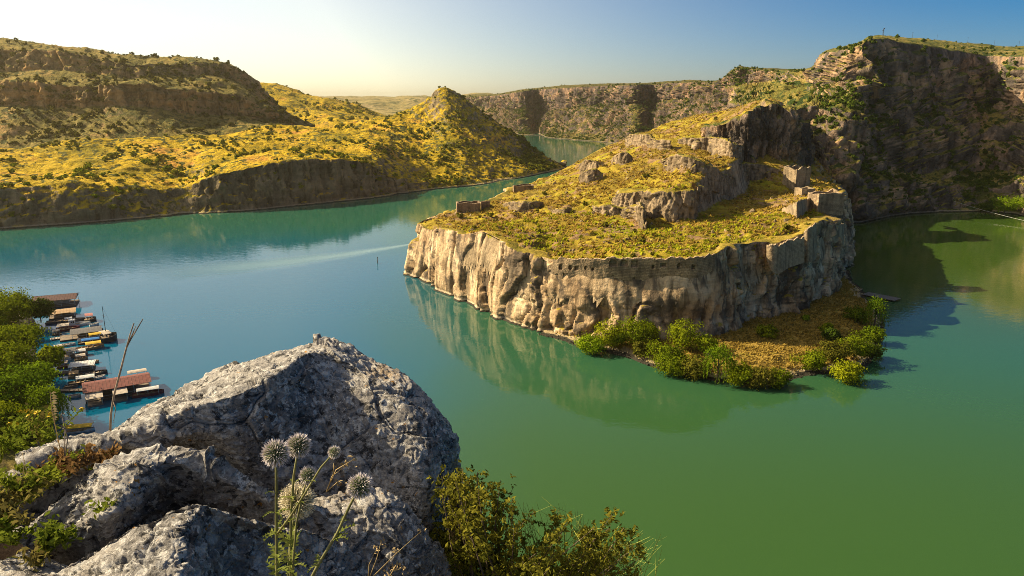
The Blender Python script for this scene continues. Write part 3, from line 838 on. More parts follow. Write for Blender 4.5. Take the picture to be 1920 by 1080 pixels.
def strip_wall(name, label, pts, mat, openings=(), thick=1.4, seed=1, step=0.4, jag=0.8, cat='wall', sink=0.0):
    """pts: (px, py_base, py_top, d); openings: (px, py, width_m, height_m, arched)"""
    base = np.array([D(px, pb, d + sink) for px, pb, pt, d in pts]); tp = np.array([D(px, pt, d + 0.4) for px, pb, pt, d in pts])
    L = np.linalg.norm(np.diff(base, axis=0), axis=1).sum(); H = (tp[:, 2] - base[:, 2]).mean()
    nu, nv = int(L / step) + 2, int(max(4, H / step))
    off = np.array([np.array([b[0], b[1], 0]) / np.linalg.norm(b[:2]) for b in base])
    G = loft_grid([base, tp, tp + off * thick, base + off * thick], nu, [nv, 2, 3])
    for l in (0, -1):                                  # close the ends
        c = 0.5 * (G[:nv + 1, l] + G[nv + 1, l][None])
        G[:, l] = G[:, l] * 0.5 + np.concatenate([G[:nv + 1, l] * 0 + G[:nv + 1, l], G[nv + 1:, l]]) * 0.5
    px, py, f = project(G)
    n = off.mean(0)
    push = np.zeros(G.shape[:2])
    for ox, oy, w, h, arch in openings:
        sx = (px - ox) * f / FPX; sy = (oy - py) * f / FPX
        ins = (np.abs(sx) < w / 2) & (np.abs(sy) < h / 2)
        if arch:
            ins &= ~((sy > h / 2 - w / 2) & (sx ** 2 + (sy - (h / 2 - w / 2)) ** 2 > (w / 2) ** 2))
        ins[nv - 1:] = False
        push = np.maximum(push, ins * 1.1)
    G = G + n * push[..., None]
    G = G - n * (0.10 * fbm(G / 1.3, 2, seed))[..., None] - n * (0.35 * fbm(G / 7.0, 2, seed + 3))[..., None]
    tw = sstep(np.arange(G.shape[0]), nv * 0.8, nv) * (np.arange(G.shape[0]) <= nv + 2)
    jg = jag * fbm(G[nv] / 2.2, 3, seed + 5)
    G[..., 2] += tw[:, None] * jg[None, :]
    o = link(name, grid_mesh(name, G, False), mat)
    return tag(o, label, cat)

def topd(px):   # forward distance of the cliff edge below a picture column
    tx, _, _ = project(top[7:26])
    return float(np.interp(px, tx, top[7:26, 1]))
wp = [(px, pb, pt, topd(px) - 3.4) for px, pb, pt in [(1036, 530, 487), (1062, 545, 486), (1085, 538, 486), (1110, 548, 485), (1150, 544, 485), (1180, 552, 485), (1215, 542, 485), (1250, 548, 485), (1300, 538, 483), (1340, 530, 477)]]
ops = [(1051, 501, 1.1, 1.7, 0), (1069, 502, 1.1, 1.7, 0), (1081, 503, 1.0, 1.2, 0), (1098, 503, 1.2, 1.3, 0), (1112, 505, 1.1, 1.3, 0),
       (1061, 520, 1.4, 2.0, 0), (1044, 516, 0.8, 1.0, 0), (1118, 526, 0.9, 1.0, 0), (1148, 523, 0.7, 1.5, 0), (1188, 524, 0.7, 1.2, 0),
       (1150, 493, 2.6, 2.2, 1), (1170, 493, 2.4, 2.0, 1), (1190, 494, 2.6, 2.6, 1),
       (1225, 501, 1.3, 1.5, 0), (1244, 497, 1.5, 1.2, 0), (1272, 500, 1.2, 1.8, 0), (1300, 501, 1.4, 1.6, 0)]
strip_wall('fortress_wall', 'long weathered fortress wall with square windows and arches on the island cliff', wp, M_fort, [(a, b, w * q, h * q, k) for (a, b, w, h, k), q in zip(ops, [1, .75, 1.1, .8, .7, 1.15, .9, .7, 1.2, .8, 1, 1, 1, .7, 1.1, .85, .75])], seed=301, sink=2.6)
bd = topd(1440) - 8
strip_wall('bastion_wall', 'angular stone bastion wall on the corner of the island cliff', [(1437, 486, 462, bd), (1446, 506, 461, bd - 1.5), (1452, 512, 461, bd - 1.5), (1480, 502, 452, bd + 4), (1508, 492, 444, bd + 9)], M_ruin, seed=303, thick=3)
bd2 = topd(1515) - 8
strip_wall('buttress_tower', 'tall narrow stone buttress tower at the right end of the grassy plateau', [(1507, 492, 436, bd2 - 1), (1514, 492, 430, bd2 - 2), (1524, 490, 423, bd2), (1531, 484, 420, bd2 + 6)], M_ruin, seed=305, thick=4)
strip_wall('gate_wall', 'grey stone gate wall with an arched doorway above the dark channel', [(1533, 458, 424, 301), (1550, 458, 422, 299), (1572, 454, 421, 303), (1582, 458, 421, 312)], M_ruin, [(1540, 444, 1.8, 3.0, 1)], seed=307, thick=3)
strip_wall('ruined_wing_wall', 'short pale ruined wall standing on the lit grass near the gate', [(x_, b_, t_, isle_hit(x_, b_)[1] - 0.5) for x_, b_, t_ in [(1466, 397, 391), (1482, 402, 386), (1494, 408, 379), (1508, 402, 374), (1520, 392, 372)]], M_ruin, seed=311, thick=1.6)

def ruin_block(name, label, px, py, w, dep, h, rz, mat, seed, cat='ruin', window=None):
    loc = isle_hit(px, py)
    e = tag(empty(name, loc, rz), label, cat)
    t = 0.9
    for (x0, x1, y0, y1) in ((-w/2, w/2, -dep/2, -dep/2 + t), (-w/2, w/2, dep/2 - t, dep/2), (-w/2, -w/2 + t, -dep/2 + t, dep/2 - t), (w/2 - t, w/2, -dep/2 + t, dep/2 - t)):
        lx, ly = x1 - x0, y1 - y0
        n = max(3, int(max(lx, ly) / 0.6))
        alongx = lx >= ly
        fr, bk = [], []
        s = np.linspace(0, 1, n)
        P = np.stack([x0 + s * lx if alongx else np.full(n, x0), np.full(n, y0) if alongx else y0 + s * ly, np.zeros(n)], 1)
        Q = P + (np.array([0, ly, 0]) if alongx else np.array([lx, 0, 0]))
        hh = h * (0.95 + 0.22 * fbm((P + loc) / 7.0, 2, seed)) + 0.15 * fbm((P + loc) / 1.0, 2, seed + 1)
        A_ = P.copy(); A_[:, 2] = -2; B_ = P.copy(); B_[:, 2] = hh; C_ = Q.copy(); C_[:, 2] = hh; E_ = Q.copy(); E_[:, 2] = -2
        G = np.stack([A_, B_, C_, E_, A_])
        V = G.reshape(-1, 3)
        idx = np.arange(5 * n).reshape(5, n)
        F = [tuple(q) for q in np.stack([idx[:-1, :-1], idx[:-1, 1:], idx[1:, 1:], idx[1:, :-1]], -1).reshape(-1, 4)]
        F += [(idx[0, 0], idx[1, 0], idx[2, 0], idx[3, 0]), (idx[3, -1], idx[2, -1], idx[1, -1], idx[0, -1])]
        me = bpy.data.meshes.new('wall'); me.from_pydata([tuple(v) for v in V], [], [tuple(int(i) for i in f) for f in F]); me.update()
        link('wall', me, mat, e)
    return e
ruin_block('stone_enclosure', 'low brown stone enclosure on the left cliff edge of the island', 878, 394, 12, 7, 4.2, 0.15, M_brown, 321)
ruin_block('stone_hut', 'small roofless stone hut just right of the brown enclosure', 910, 389, 4.5, 4, 3.6, 0.1, M_brown, 322)
ruin_block('stone_shelter', 'low dark roofless ruin at the far edge of the grassy slope', 981, 356, 12, 6, 3.0, 0.1, M_brown, 323)
ruin_block('gatehouse_ruin', 'broken dark masonry block at the cliff corner right of the square tower', 1546, 394, 13, 8, 8.5, 0.25, M_fort, 327)
ruin_block('roofless_house', 'low roofless stone house below the square tower', 1508, 366, 8, 6, 4.0, 0.3, M_ruin, 329)
ruin_block('square_tower', 'square ruined stone tower lit on its left side above the lit lawn', 1492, 349, 11, 10, 11.5, 0.45, M_ruin, 325, 'tower')

# ================================================================== VEGETATION
def leaf_mat(name, c1, c2, trans=0.22, var=0.5):
    m, nt, b = new_mat(name)
    tc = nt.nodes.new('ShaderNodeTexCoord'); oi = nt.nodes.new('ShaderNodeObjectInfo')
    n = noise(nt, tc.outputs['Object'], var, 3, 0.6)
    f = mth(nt, 'ADD', mth(nt, 'MULTIPLY', n, 0.8), mth(nt, 'MULTIPLY', oi.outputs['Random'], 0.25))
    c = ramp(nt, f, [(0.30, c1), (0.72, c2)])
    df = nd(nt, 'ShaderNodeBsdfDiffuse', {'Color': c}); tr = nd(nt, 'ShaderNodeBsdfTranslucent', {'Color': c})
    mx = nd(nt, 'ShaderNodeMixShader', {0: trans}); nt.links.new(df.outputs[0], mx.inputs[1]); nt.links.new(tr.outputs[0], mx.inputs[2])
    nt.nodes.remove(b)
    nt.links.new(mx.outputs[0], nt.nodes['Material Output'].inputs['Surface'])
    return m
M_leaf = leaf_mat('leaf_green', (0.06, 0.105, 0.006), (0.23, 0.26, 0.009), 0.32)
M_leaf_y = leaf_mat('leaf_yellow_green', (0.09, 0.13, 0.006), (0.30, 0.31, 0.010))
M_leaf_d = leaf_mat('leaf_dark', (0.032, 0.058, 0.008), (0.09, 0.125, 0.012))
M_leaf_o = leaf_mat('leaf_olive', (0.07, 0.075, 0.010), (0.17, 0.15, 0.018))
M_leaf_c = leaf_mat('leaf_canyon', (0.055, 0.085, 0.012), (0.15, 0.18, 0.02))
M_leaf_s = leaf_mat('leaf_scrub', (0.12, 0.13, 0.012), (0.26, 0.24, 0.02))
M_leaf_b = leaf_mat('leaf_bright', (0.07, 0.13, 0.007), (0.23, 0.31, 0.010), 0.32)
M_bark = simple_mat('bark', (0.13, 0.095, 0.065), 0.95, 0.4, 6)

def rand_dirs(n, r):
    v = r.normal(size=(n, 3)); return v / np.linalg.norm(v, axis=1, keepdims=True)
def leaf_quads(C, size, r, up=0.3, aspect=0.55, dirs=None, out=None):
    n = len(C)
    N = rand_dirs(n, r); N[:, 2] += up
    if out is not None: N = 0.75 * N + 1.3 * out
    N = N; N /= np.linalg.norm(N, axis=1, keepdims=True)
    T = rand_dirs(n, r) if dirs is None else dirs + 0.4 * rand_dirs(n, r)
    T -= N * (T * N).sum(1, keepdims=True); T /= np.linalg.norm(T, axis=1, keepdims=True) + 1e-9
    B = np.cross(N, T)
    s = (size * r.uniform(0.65, 1.35, n))[:, None]
    return np.stack([C - T * s, C + B * s * aspect, C + T * s, C - B * s * aspect], 1).reshape(-1, 3)
def quads_mesh(name, V):
    return raw_mesh(name, V, np.arange(len(V)).reshape(-1, 4))
def crown_points(h0, h1, w, ncl, per, r, flat=0.0, cl=0.15):
    """clumps through an uneven crown between heights h0..h1, width w"""
    hc = (h0 + h1) / 2; hr = (h1 - h0) / 2
    lob = rand_dirs(11, r); amp = r.uniform(0.48, 1.22, 11)
    P = []
    while len(P) < ncl:
        u = rand_dirs(1, r)[0]
        k = np.argmax(lob @ u)
        rad = (r.uniform(0.18, 1) ** 0.45) * amp[k]
        p = u * rad
        if p[2] < -0.75: continue
        P.append((p[0] * w / 2, p[1] * w / 2, hc + p[2] * hr))
    P = np.array(P)
    C = np.repeat(P, per, 0) + r.normal(size=(ncl * per, 3)) * (w * cl * r.uniform(0.5, 1.0, ncl).repeat(per))[:, None] * np.array([1, 1, 0.7])
    o = C - np.repeat(P, per, 0) + (C - np.array([0, 0, hc])) * 0.25
    o /= np.linalg.norm(o, axis=1, keepdims=True) + 1e-9
    crown_points.out = o
    return P, C
def make_tree(name, h, w, seed, leafmat, leaf=0.32, ncl=110, per=26, h0=0.18, trunk=True, cl=0.085):
    r = np.random.default_rng(seed)
    e = empty(name)
    P, C = crown_points(h * h0, h, w, ncl, per, r, cl=cl)
    link('crown', quads_mesh('crown', leaf_quads(C, leaf, r, out=crown_points.out)), leafmat, e)
    mb = MB()
    tr = 0.022 * h + 0.05
    mb.tube([(0, 0, -1.0), (0.02 * h, 0, h * .25), (0, 0.02 * h, h * .55), (0.02 * h, 0, h * 0.8)], [tr, tr * .8, tr * .5, tr * .15], 7)
    for i in range(7):
        p = P[r.integers(len(P))]
        z = h * r.uniform(0.15, 0.5)
        mb.tube([(0, 0, z), tuple(p * 0.5 + np.array([0, 0, z * .5 + 0.03 * h])), tuple(p)], [tr * .5, tr * .3, tr * .08], 5)
    mb.build('trunk', M_bark, e, True)
    return e
def make_willow(name, h, w, seed, leafmat, leaf=0.3, strands=120):
    r = np.random.default_rng(seed)
    e = empty(name)
    V = []
    dirs = []
    for i in range(strands):
        a = r.uniform(0, 2 * math.pi); rr = w / 2 * r.uniform(0.25, 1.0) ** 0.6
        zt = h * (1 - 0.35 * (rr / (w / 2)) ** 2) * r.uniform(0.88, 1.0)
        ln = (zt - 0.05 * h) * r.uniform(0.35, 0.95)
        n = int(ln / 0.22) + 3
        s = np.linspace(0, 1, n)
        x = np.cos(a) * (rr * (0.75 + 0.25 * np.minimum(1, s * 3))) + r.normal(0, .12, n)
        y = np.sin(a) * (rr * (0.75 + 0.25 * np.minimum(1, s * 3))) + r.normal(0, .12, n)
        V.append(np.stack([x, y, zt - s * ln], 1))
    C = np.concatenate(V)
    q = leaf_quads(C, leaf, r, 0.0, 0.32, np.tile([[0, 0, 1.0]], (len(C), 1)))
    P, C2 = crown_points(h * 0.6, h, w * 0.8, 40, 26, r)
    q = np.concatenate([q, leaf_quads(C2, leaf, r)])
    link('crown', quads_mesh('crown', q), leafmat, e)
    mb = MB(); tr = 0.03 * h
    mb.tube([(0, 0, -1), (0.02 * h, 0.0, h * .3), (0, 0.03 * h, h * .6), (0, 0, h * .85)], [tr, tr * .8, tr * .5, tr * .12], 7)
    for i in range(6):
        a = r.uniform(0, 6.28)
        mb.tube([(0, 0, h * .4), (math.cos(a) * w * .2, math.sin(a) * w * .2, h * .75), (math.cos(a) * w * .35, math.sin(a) * w * .35, h * .8)], [tr * .5, tr * .3, tr * .06], 5)
    mb.build('trunk', M_bark, e, True)
    return e

# ---- trees on the near left bank
bank = [(30, 604, 13, 18, 'leaf', 'broad round green tree nearest the brown roofed barge'), (-40, 600, 14, 18, 'leaf_y', 'yellowish tree cut by the left picture edge, farthest along the bank'),
        (76, 598, 8, 9, 'dark', 'dark small tree beside the long tan barge'), (-15, 628, 11, 15, 'leaf_y', 'bright yellow tipped tree at the left edge, second row'),
        (40, 668, 12, 19, 'leaf', 'wide bushy tree behind the small round one'), (-45, 680, 14, 18, 'dark', 'dark leafy tree at the left edge halfway down the bank'),
        (98, 688, 7, 7.5, 'leaf', 'small round tree leaning over the grey roofed hut'), (22, 712, 12, 15, 'leaf', 'mid height green tree in the middle of the bank'), (75, 735, 10, 13, 'bright', 'fresh green tree next to the jetty'),
        (-25, 765, 14, 15, 'leaf', 'tall green tree at the left edge low on the bank'), (38, 778, 12, 15, 'bright', 'bright green tree above the yellow flowers'),
        (92, 790, 10, 11, 'willow', 'weeping willow hanging over the water near the red roofed houseboat'), (12, 815, 10, 13, 'leaf', 'low green tree just beyond the foreground weeds'), (60, 830, 8, 10, 'dark', 'dark green bushy tree at the foot of the rock'), (-50, 835, 11, 14, 'dark', 'dark tree in the lower left corner of the bank')]
LM = {'leaf': M_leaf, 'leaf_y': M_leaf_y, 'dark': M_leaf_d, 'bright': M_leaf_b}
for i, (px, py, h, w, k, lab) in enumerate(bank):
    if k == 'willow': t = make_willow('willow_tree', h, w, 400 + i, M_leaf_b, 0.3, 190)
    else: t = make_tree('bank_tree', h, w, 400 + i, LM[k], 0.40, 190, 30, 0.04)
    t.location = Z(px, py, 2.0); t.location.z = 1.6
    tag(t, lab, 'tree', 'trees on the near left bank')

# ---- trees and bushes on the spit: px, base py, width px, height px, kind, label
spit_v = [(1105, 656, 62, 38, 'bright', 'bright green bush at the left end of the spit'), (1150, 655, 66, 64, 'leaf_y', 'tallest yellow green tree against the cliff foot'),
          (1192, 652, 70, 58, 'leaf', 'green tree right of the yellow tree at the cliff foot'), (1203, 668, 36, 36, 'olive', 'brownish bush below the second tree from the left on the spit'),
          (1222, 648, 34, 34, 'leaf_y', 'small pale topped tree in front of the cliff'), (1245, 682, 66, 48, 'leaf', 'bush on the gravel shore left of the round topped tree'), (1282, 668, 66, 56, 'leaf', 'round topped tree before the cliff face'),
          (1262, 696, 80, 42, 'leaf', 'low hedge like bush along the gravel shore'), (1306, 702, 60, 44, 'olive', 'olive green bush left of the hanging willow'), (1325, 676, 42, 40, 'leaf_y', 'small yellow topped bush behind the hanging willow'),
          (1345, 712, 66, 74, 'willow', 'hanging willow on the front shore of the spit'), (1388, 716, 60, 48, 'leaf', 'dark based bush right of the hanging willow'), (1425, 718, 56, 42, 'olive', 'olive bush before the dry grass'), (1458, 718, 42, 34, 'leaf', 'last low bush on the front shore'),
          (1436, 644, 36, 24, 'leaf_y', 'lone bush at the edge of the shade behind the dry grass'), (1509, 612, 14, 14, 'bright', 'tiny lit shrub alone in the shade'), (1548, 640, 24, 30, 'leaf', 'small bush left of the rusty mound'), (1558, 652, 34, 30, 'dark', 'dark small bush between dry grass patches'),
          (1525, 694, 58, 48, 'leaf', 'left bush of the large thicket at the spit end'), (1562, 684, 60, 50, 'olive', 'middle bush of the large thicket at the spit end'), (1600, 676, 64, 56, 'leaf', 'right bush of the large thicket at the spit end'),
          (1634, 668, 40, 34, 'dark', 'dark bush overhanging the water at the spit end'), (1590, 711, 68, 44, 'leaf_y', 'lone round bush on its own gravel islet'), (1640, 640, 44, 36, 'leaf', 'bush below the upright willow'),
          (1638, 615, 46, 62, 'willow', 'upright pale willow near the grey pontoon'), (1604, 612, 44, 32, 'leaf', 'bush left of the upright willow')]
for i, (px, py, wp_, hp, k, lab) in enumerate(spit_v):
    p = Z(px, py, 1.0)
    s = math.hypot(p[1], CAMZ) / FPX
    z = float(spit_z(p[None, :2])[0])
    w, h = wp_ * s * 1.04, hp * s * 0.92
    if k == 'willow': t = make_willow('willow_tree', h, w, 500 + i, M_leaf_b, 0.28, 90)
    else: t = make_tree('spit_bush', h, w, 500 + i, LM.get(k, M_leaf_o), 0.32, int(60 + w * 7), 24, 0.0)
    t.location = (p[0], p[1], max(0.0, z) + 0.1)
    tag(t, lab, 'willow' if k == 'willow' else 'bush', 'bushes and willows on the spit')

# ---- shrubs on the slopes: a small z-buffer tells which spots the picture shows
ZB = np.full((272, 482), 1e9)
for nme in TERR:
    G = TERR[nme][0].reshape(-1, 3)
    px, py, f = project(G)
    ok = (f > 1) & (px > 0) & (px < 1920) & (py > 0) & (py < 1080)
    np.minimum.at(ZB, ((py[ok] / 4).astype(int), (px[ok] / 4).astype(int)), f[ok])
def visible(P, tol=1.03):
    px, py, f = project(P)
    ok = (f > 1) & (px > 2) & (px < 1918) & (py > 2) & (py < 1078)
    o = np.zeros(len(P), bool)
    i = np.where(ok)[0]
    o[i] = f[i] < ZB[(py[i] / 4).astype(int), (px[i] / 4).astype(int)] * tol + 3
    return o
def slope_points(nme, n, seed, nzmin, clump=40, bias=0.0):
    G, N = TERR[nme]
    r = np.random.default_rng(seed)
    P = G.reshape(-1, 3); nz = np.abs(N.reshape(-1, 3)[:, 2])
    i = r.integers(len(P), size=n * 8)
    q = P[i] * np.array([1, 1, 0.0])
    k = (nz[i] > nzmin) & (pn(q / clump, seed) + bias > r.uniform(-0.25, 0.25, len(i))) & (P[i, 2] > 1.5)
    P = P[i][k]
    P = P[visible(P)][:n]
    return P
def blob(seed, n=46, leaf=0.16):
    r = np.random.default_rng(seed)
    P, C = crown_points(0.0, 0.85, 1.15, 14, n // 4, r, cl=0.12)
    return leaf_quads(C, leaf, r, 0.4, 0.7, out=crown_points.out)
BL = [blob(600 + k) for k in range(6)]
def scatter_mass(name, P, smin, smax, mat, label, cat, seed):
    r = np.random.default_rng(seed)
    out = []
    for k in range(6):
        Q = P[k::6]
        if not len(Q): continue
        s = r.uniform(smin, smax, len(Q)) * r.choice([0.5, 0.8, 1.1, 1.7], len(Q)); a = r.uniform(0, 6.28, len(Q))
        B = BL[k]
        x = B[None, :, 0] * np.cos(a)[:, None] - B[None, :, 1] * np.sin(a)[:, None]
        y = B[None, :, 0] * np.sin(a)[:, None] + B[None, :, 1] * np.cos(a)[:, None]
        z = np.repeat(B[None, :, 2], len(Q), 0)
        out.append((np.stack([x, y, z], -1) * s[:, None, None] + Q[:, None] - np.array([0, 0, 0.2])).reshape(-1, 3))
    return tag(link(name, quads_mesh(name, np.concatenate(out)), mat), label, cat, kind='stuff')
Psp = slope_points('golden_spur', 1800, 611, 0.55, 45, -0.10)
_, pyy, ff = project(Psp)
order = np.argsort(ff)
near, rest = Psp[order[:300]], Psp[order[300:]]
pick = np.random.default_rng(5).permutation(len(near))
shrub_me = [quads_mesh('foliage', blob(640 + k, 90, 0.13)) for k in range(5)]
for k, i in enumerate(pick[:240]):
    o = bpy.data.objects.new('hillside_shrub', shrub_me[k % 5]); COL.objects.link(o)
    if k < 5: shrub_me[k].materials.append(M_leaf_s if k % 2 else M_leaf)
    s = float(rng.choice([1.3, 1.9, 2.6, 4.0]) * rng.uniform(.8, 1.2))
    o.location = near[i] - np.array([0, 0, 0.2]); o.scale = (s, s, s * 0.9); o.rotation_euler = (0, 0, float(rng.uniform(0, 6.28)))
    qx = project(near[i])[0]
    tag(o, *(('small rounded shrub on the left end of the golden shelf across the river', 'shrub', 'shrubs on the left of the golden shelf') if qx < 330 else
             ('small rounded shrub above the steep bank cliff on the golden shelf', 'shrub', 'shrubs above the bank cliff') if qx < 700 else
             ('small rounded shrub on the lower flank of the conical hill', 'shrub', 'shrubs on the conical hill')))
scatter_mass('slope_scrub', np.concatenate([rest, near[pick[240:]]]), 1.4, 3.0, M_leaf_s, 'green scrub covering the golden spur and its conical hill', 'scrub', 621)
scatter_mass('mesa_scrub', slope_points('left_mesa', 1000, 613, 0.45, 90, 0.05), 1.8, 4.0, M_leaf_o, 'scrub on the ledges and rim of the hazy left mesa', 'scrub', 622)
scatter_mass('canyon_scrub', slope_points('canyon_wall', 7500, 615, 0.40, 60, 0.05), 1.3, 3.2, M_leaf_c, 'dark scrub on the slopes of the right canyon wall', 'scrub', 623)
scatter_mass('hill_scrub', slope_points('low_hill', 350, 616, 0.5, 90, 0.0), 2.0, 4.5, M_leaf_s, 'scrub on the low hill behind the mesa end', 'scrub', 624)

# ---- grass tufts on the island and the spit
def tufts(name, P, hgt, mat, label, seed, blades=5):
    r = np.random.default_rng(seed)
    n = len(P)
    C = np.repeat(P, blades, 0) + r.normal(0, 0.35, (n * blades, 3)) * np.array([1, 1, 0.1])
    m = len(C)
    a = r.uniform(0, 6.28, m); h = hgt * r.uniform(0.5, 1.4, m); w = h * 0.55
    dx = np.stack([np.cos(a) * w, np.sin(a) * w, np.zeros(m)], 1)
    ln = np.stack([0.35 * h + r.normal(0, .2, m) * h, -0.25 * h + r.normal(0, .2, m) * h, h], 1)   # bent by the wind
    b = C - np.array([0, 0, 0.15])
    V = np.stack([b - dx, b + dx, b + ln + dx * 0.25, b + ln - dx * 0.25], 1).reshape(-1, 3)
    return tag(link(name, quads_mesh(name, V), mat), label, 'grass', kind='stuff')
M_tuft_g = leaf_mat('dry_grass_gold', (0.24, 0.15, 0.03), (0.40, 0.27, 0.055), 0.3, 0.05)
M_tuft_y = leaf_mat('grass_yellow_green', (0.20, 0.20, 0.015), (0.40, 0.40, 0.02), 0.3, 0.05)
def isle_pts(n, seed, bias, clump=30):
    r = np.random.default_rng(seed)
    P = GT.reshape(-1, 3); s = sd.reshape(-1); nz = NT.reshape(-1, 3)[:, 2]
    i = r.integers(len(P), size=n * 10)
    k = (s[i] > 0.6) & (nz[i] > 0.6) & (pn(P[i] * np.array([1, 1, 0]) / clump, seed) + bias > r.uniform(-.4, .4, len(i)))
    return P[i][k][:n]
sd = poly_sd(GT[..., :2], poly)
tufts('island_dry_grass', isle_pts(13000, 631, 0.1), 0.75, M_tuft_g, 'dry golden grass covering the island plateau', 632)
Pg = isle_pts(9000, 633, -0.05, 22)
Pg = Pg[(Pg[:, 1] < 345)]
tufts('island_green_grass', Pg, 0.8, M_tuft_y, 'yellow green grass in drifts on the near part of the plateau', 634)
GSf = GS.reshape(-1, 3); r_ = np.random.default_rng(9)
ii = r_.integers(len(GSf), size=40000); ii = ii[(GSf[ii, 2] > 1.0) & (ssd.reshape(-1)[ii] > 1)][:4500]
M_tuft_r = leaf_mat('dry_grass_rust', (0.24, 0.16, 0.03), (0.38, 0.27, 0.06), 0.3, 0.1)
tufts('spit_dry_grass', GSf[ii], 0.6, M_tuft_r, 'rusty dry grass on the low spit', 636, 4)

# ---- rubble and low scrub on the island
def rubble(name, P, smin, smax, mat, label, seed):
    r = np.random.default_rng(seed)
    ico = np.array([(0, 0, 1), (.89, 0, .45), (.28, .85, .45), (-.72, .53, .45), (-.72, -.53, .45), (.28, -.85, .45), (.72, .53, -.45), (-.28, .85, -.45), (-.89, 0, -.45), (-.28, -.85, -.45), (.72, -.53, -.45), (0, 0, -1)])
    tri = np.array([(0,1,2),(0,2,3),(0,3,4),(0,4,5),(0,5,1),(1,6,2),(2,7,3),(3,8,4),(4,9,5),(5,10,1),(6,7,2),(7,8,3),(8,9,4),(9,10,5),(10,6,1),(11,7,6),(11,8,7),(11,9,8),(11,10,9),(11,6,10)])
    n = len(P)
    V = ico[None] * r.uniform(.6, 1.25, (n, 12, 1)) * (r.uniform(smin, smax, n) * r.choice([.5, 1, 1, 1.8], n))[:, None, None] * r.uniform(.6, 1.2, (n, 1, 3)) + P[:, None]
    F = (np.arange(n)[:, None, None] * 12 + tri[None]).reshape(-1, 3)
    return tag(link(name, raw_mesh(name, V.reshape(-1, 3), F), mat), label, 'rubble', kind='stuff')
rubble('island_rubble', isle_pts(1500, 641, -0.12, 26), 0.25, 0.8, M_crag, 'pale fallen stones strewn over the island plateau', 642)
Pi = isle_pts(260, 643, -0.15, 20); Pi = Pi[visible(Pi)]
scatter_mass('island_scrub', Pi, 0.9, 1.9, M_leaf_o, 'low olive scrub scattered over the island slopes', 'scrub', 644)
ii = r_.integers(len(GSf), size=60000); ii = ii[(GSf[ii, 2] > -0.1) & (GSf[ii, 2] < 0.9)][:1800]
rubble('shore_gravel', GSf[ii], 0.12, 0.35, M_crag, 'pale gravel along the waterline of the spit', 645)

# ================================================================== BOATS AND JETTIES
def paint(name, c, rough=0.55): return simple_mat(name, c, rough, 0.35, 1.2, 0.35)
P_white = paint('white_paint', (0.68, 0.66, 0.62)); P_red = paint('red_brown_sheet', (0.19, 0.058, 0.042), 0.7)
P_brown = paint('brown_sheet', (0.11, 0.05, 0.04), 0.75); P_grey = paint('grey_sheet', (0.13, 0.12, 0.115), 0.7)
P_dark = paint('dark_hull', (0.045, 0.045, 0.05)); P_yellow = paint('yellow_canvas', (0.72, 0.45, 0.03), 0.8)
P_blue = paint('blue_canvas', (0.03, 0.20, 0.55), 0.8); P_tan = paint('tan_wood', (0.42, 0.27, 0.14), 0.85)
P_wood = paint('grey_wood', (0.25, 0.19, 0.14), 0.9); P_pink = paint('faded_red_canvas', (0.42, 0.17, 0.15), 0.85)
P_cream = paint('cream_sheet', (0.55, 0.46, 0.36), 0.8); P_maroon = paint('maroon_hull', (0.20, 0.035, 0.045))

def hull_mb(L, W, H, bow=0.35, draft=0.35):
    m = MB(); n = 11
    rings = []
    for i in range(n):
        s = i / (n - 1); x = s * L
        k = 1.0 if s < 1 - bow else max(0.03, 1 - ((s - (1 - bow)) / bow) ** 2.0)
        k *= 0.82 + 0.18 * min(1, s / 0.25)
        w = W / 2 * k; sh = H * (1 + 0.35 * s ** 3)
        t = min(0.10, w * 0.4)
        sec = [(-w, sh), (-w * 0.92, 0.1), (-w * 0.55, -draft), (w * 0.55, -draft), (w * 0.92, 0.1), (w, sh), (w - t, sh), (w - t, sh * 0.45), (-(w - t), sh * 0.45), (-(w - t), sh)]
        rings.append(len(m.v)); m.v += [(x, y, z) for y, z in sec]
    k = 10
    for a, b in zip(rings[:-1], rings[1:]):
        for j in range(k):
            m.f.append((a + j, a + (j + 1) % k, b + (j + 1) % k, b + j))
    m.f.append(tuple(rings[0] + j for j in range(k))); m.f.append(tuple(rings[-1] + j for j in range(k))[::-1])
    return m
def canopy_mb(x0, x1, W, z, rise=0.35, over=0.15):
    m = MB(); n = 7
    ya = np.linspace(-W / 2 - over, W / 2 + over, n)
    prof = [(y, z + rise * (1 - (2 * y / (W + 2 * over)) ** 2)) for y in ya]
    a = len(m.v); m.v += [(x0, y, zz) for y, zz in prof] + [(x1, y, zz) for y, zz in prof] + [(x0, y, zz - 0.08) for y, zz in prof] + [(x1, y, zz - 0.08) for y, zz in prof]
    for j in range(n - 1):
        m.f.append((a + j, a + n + j, a + n + j + 1, a + j + 1)); m.f.append((a + 2*n + j, a + 2*n + j + 1, a + 3*n + j + 1, a + 3*n + j))
        m.f.append((a + j, a + j + 1, a + 2*n + j + 1, a + 2*n + j)); m.f.append((a + n + j, a + 3*n + j, a + 3*n + j + 1, a + n + j + 1))
    m.f.append((a, a + 2*n, a + 3*n, a + n)); m.f.append((a + n - 1, a + 2*n - 1, a + 4*n - 1, a + 3*n - 1))
    return m
def place(name, q0, q1):
    a, b = Z(q0[0], q0[1], 0.0), Z(q1[0], q1[1], 0.0)
    L = float(np.linalg.norm((b - a)[:2]))
    return empty(name, (a[0], a[1], 0.0), math.atan2(b[1] - a[1], b[0] - a[0])), L
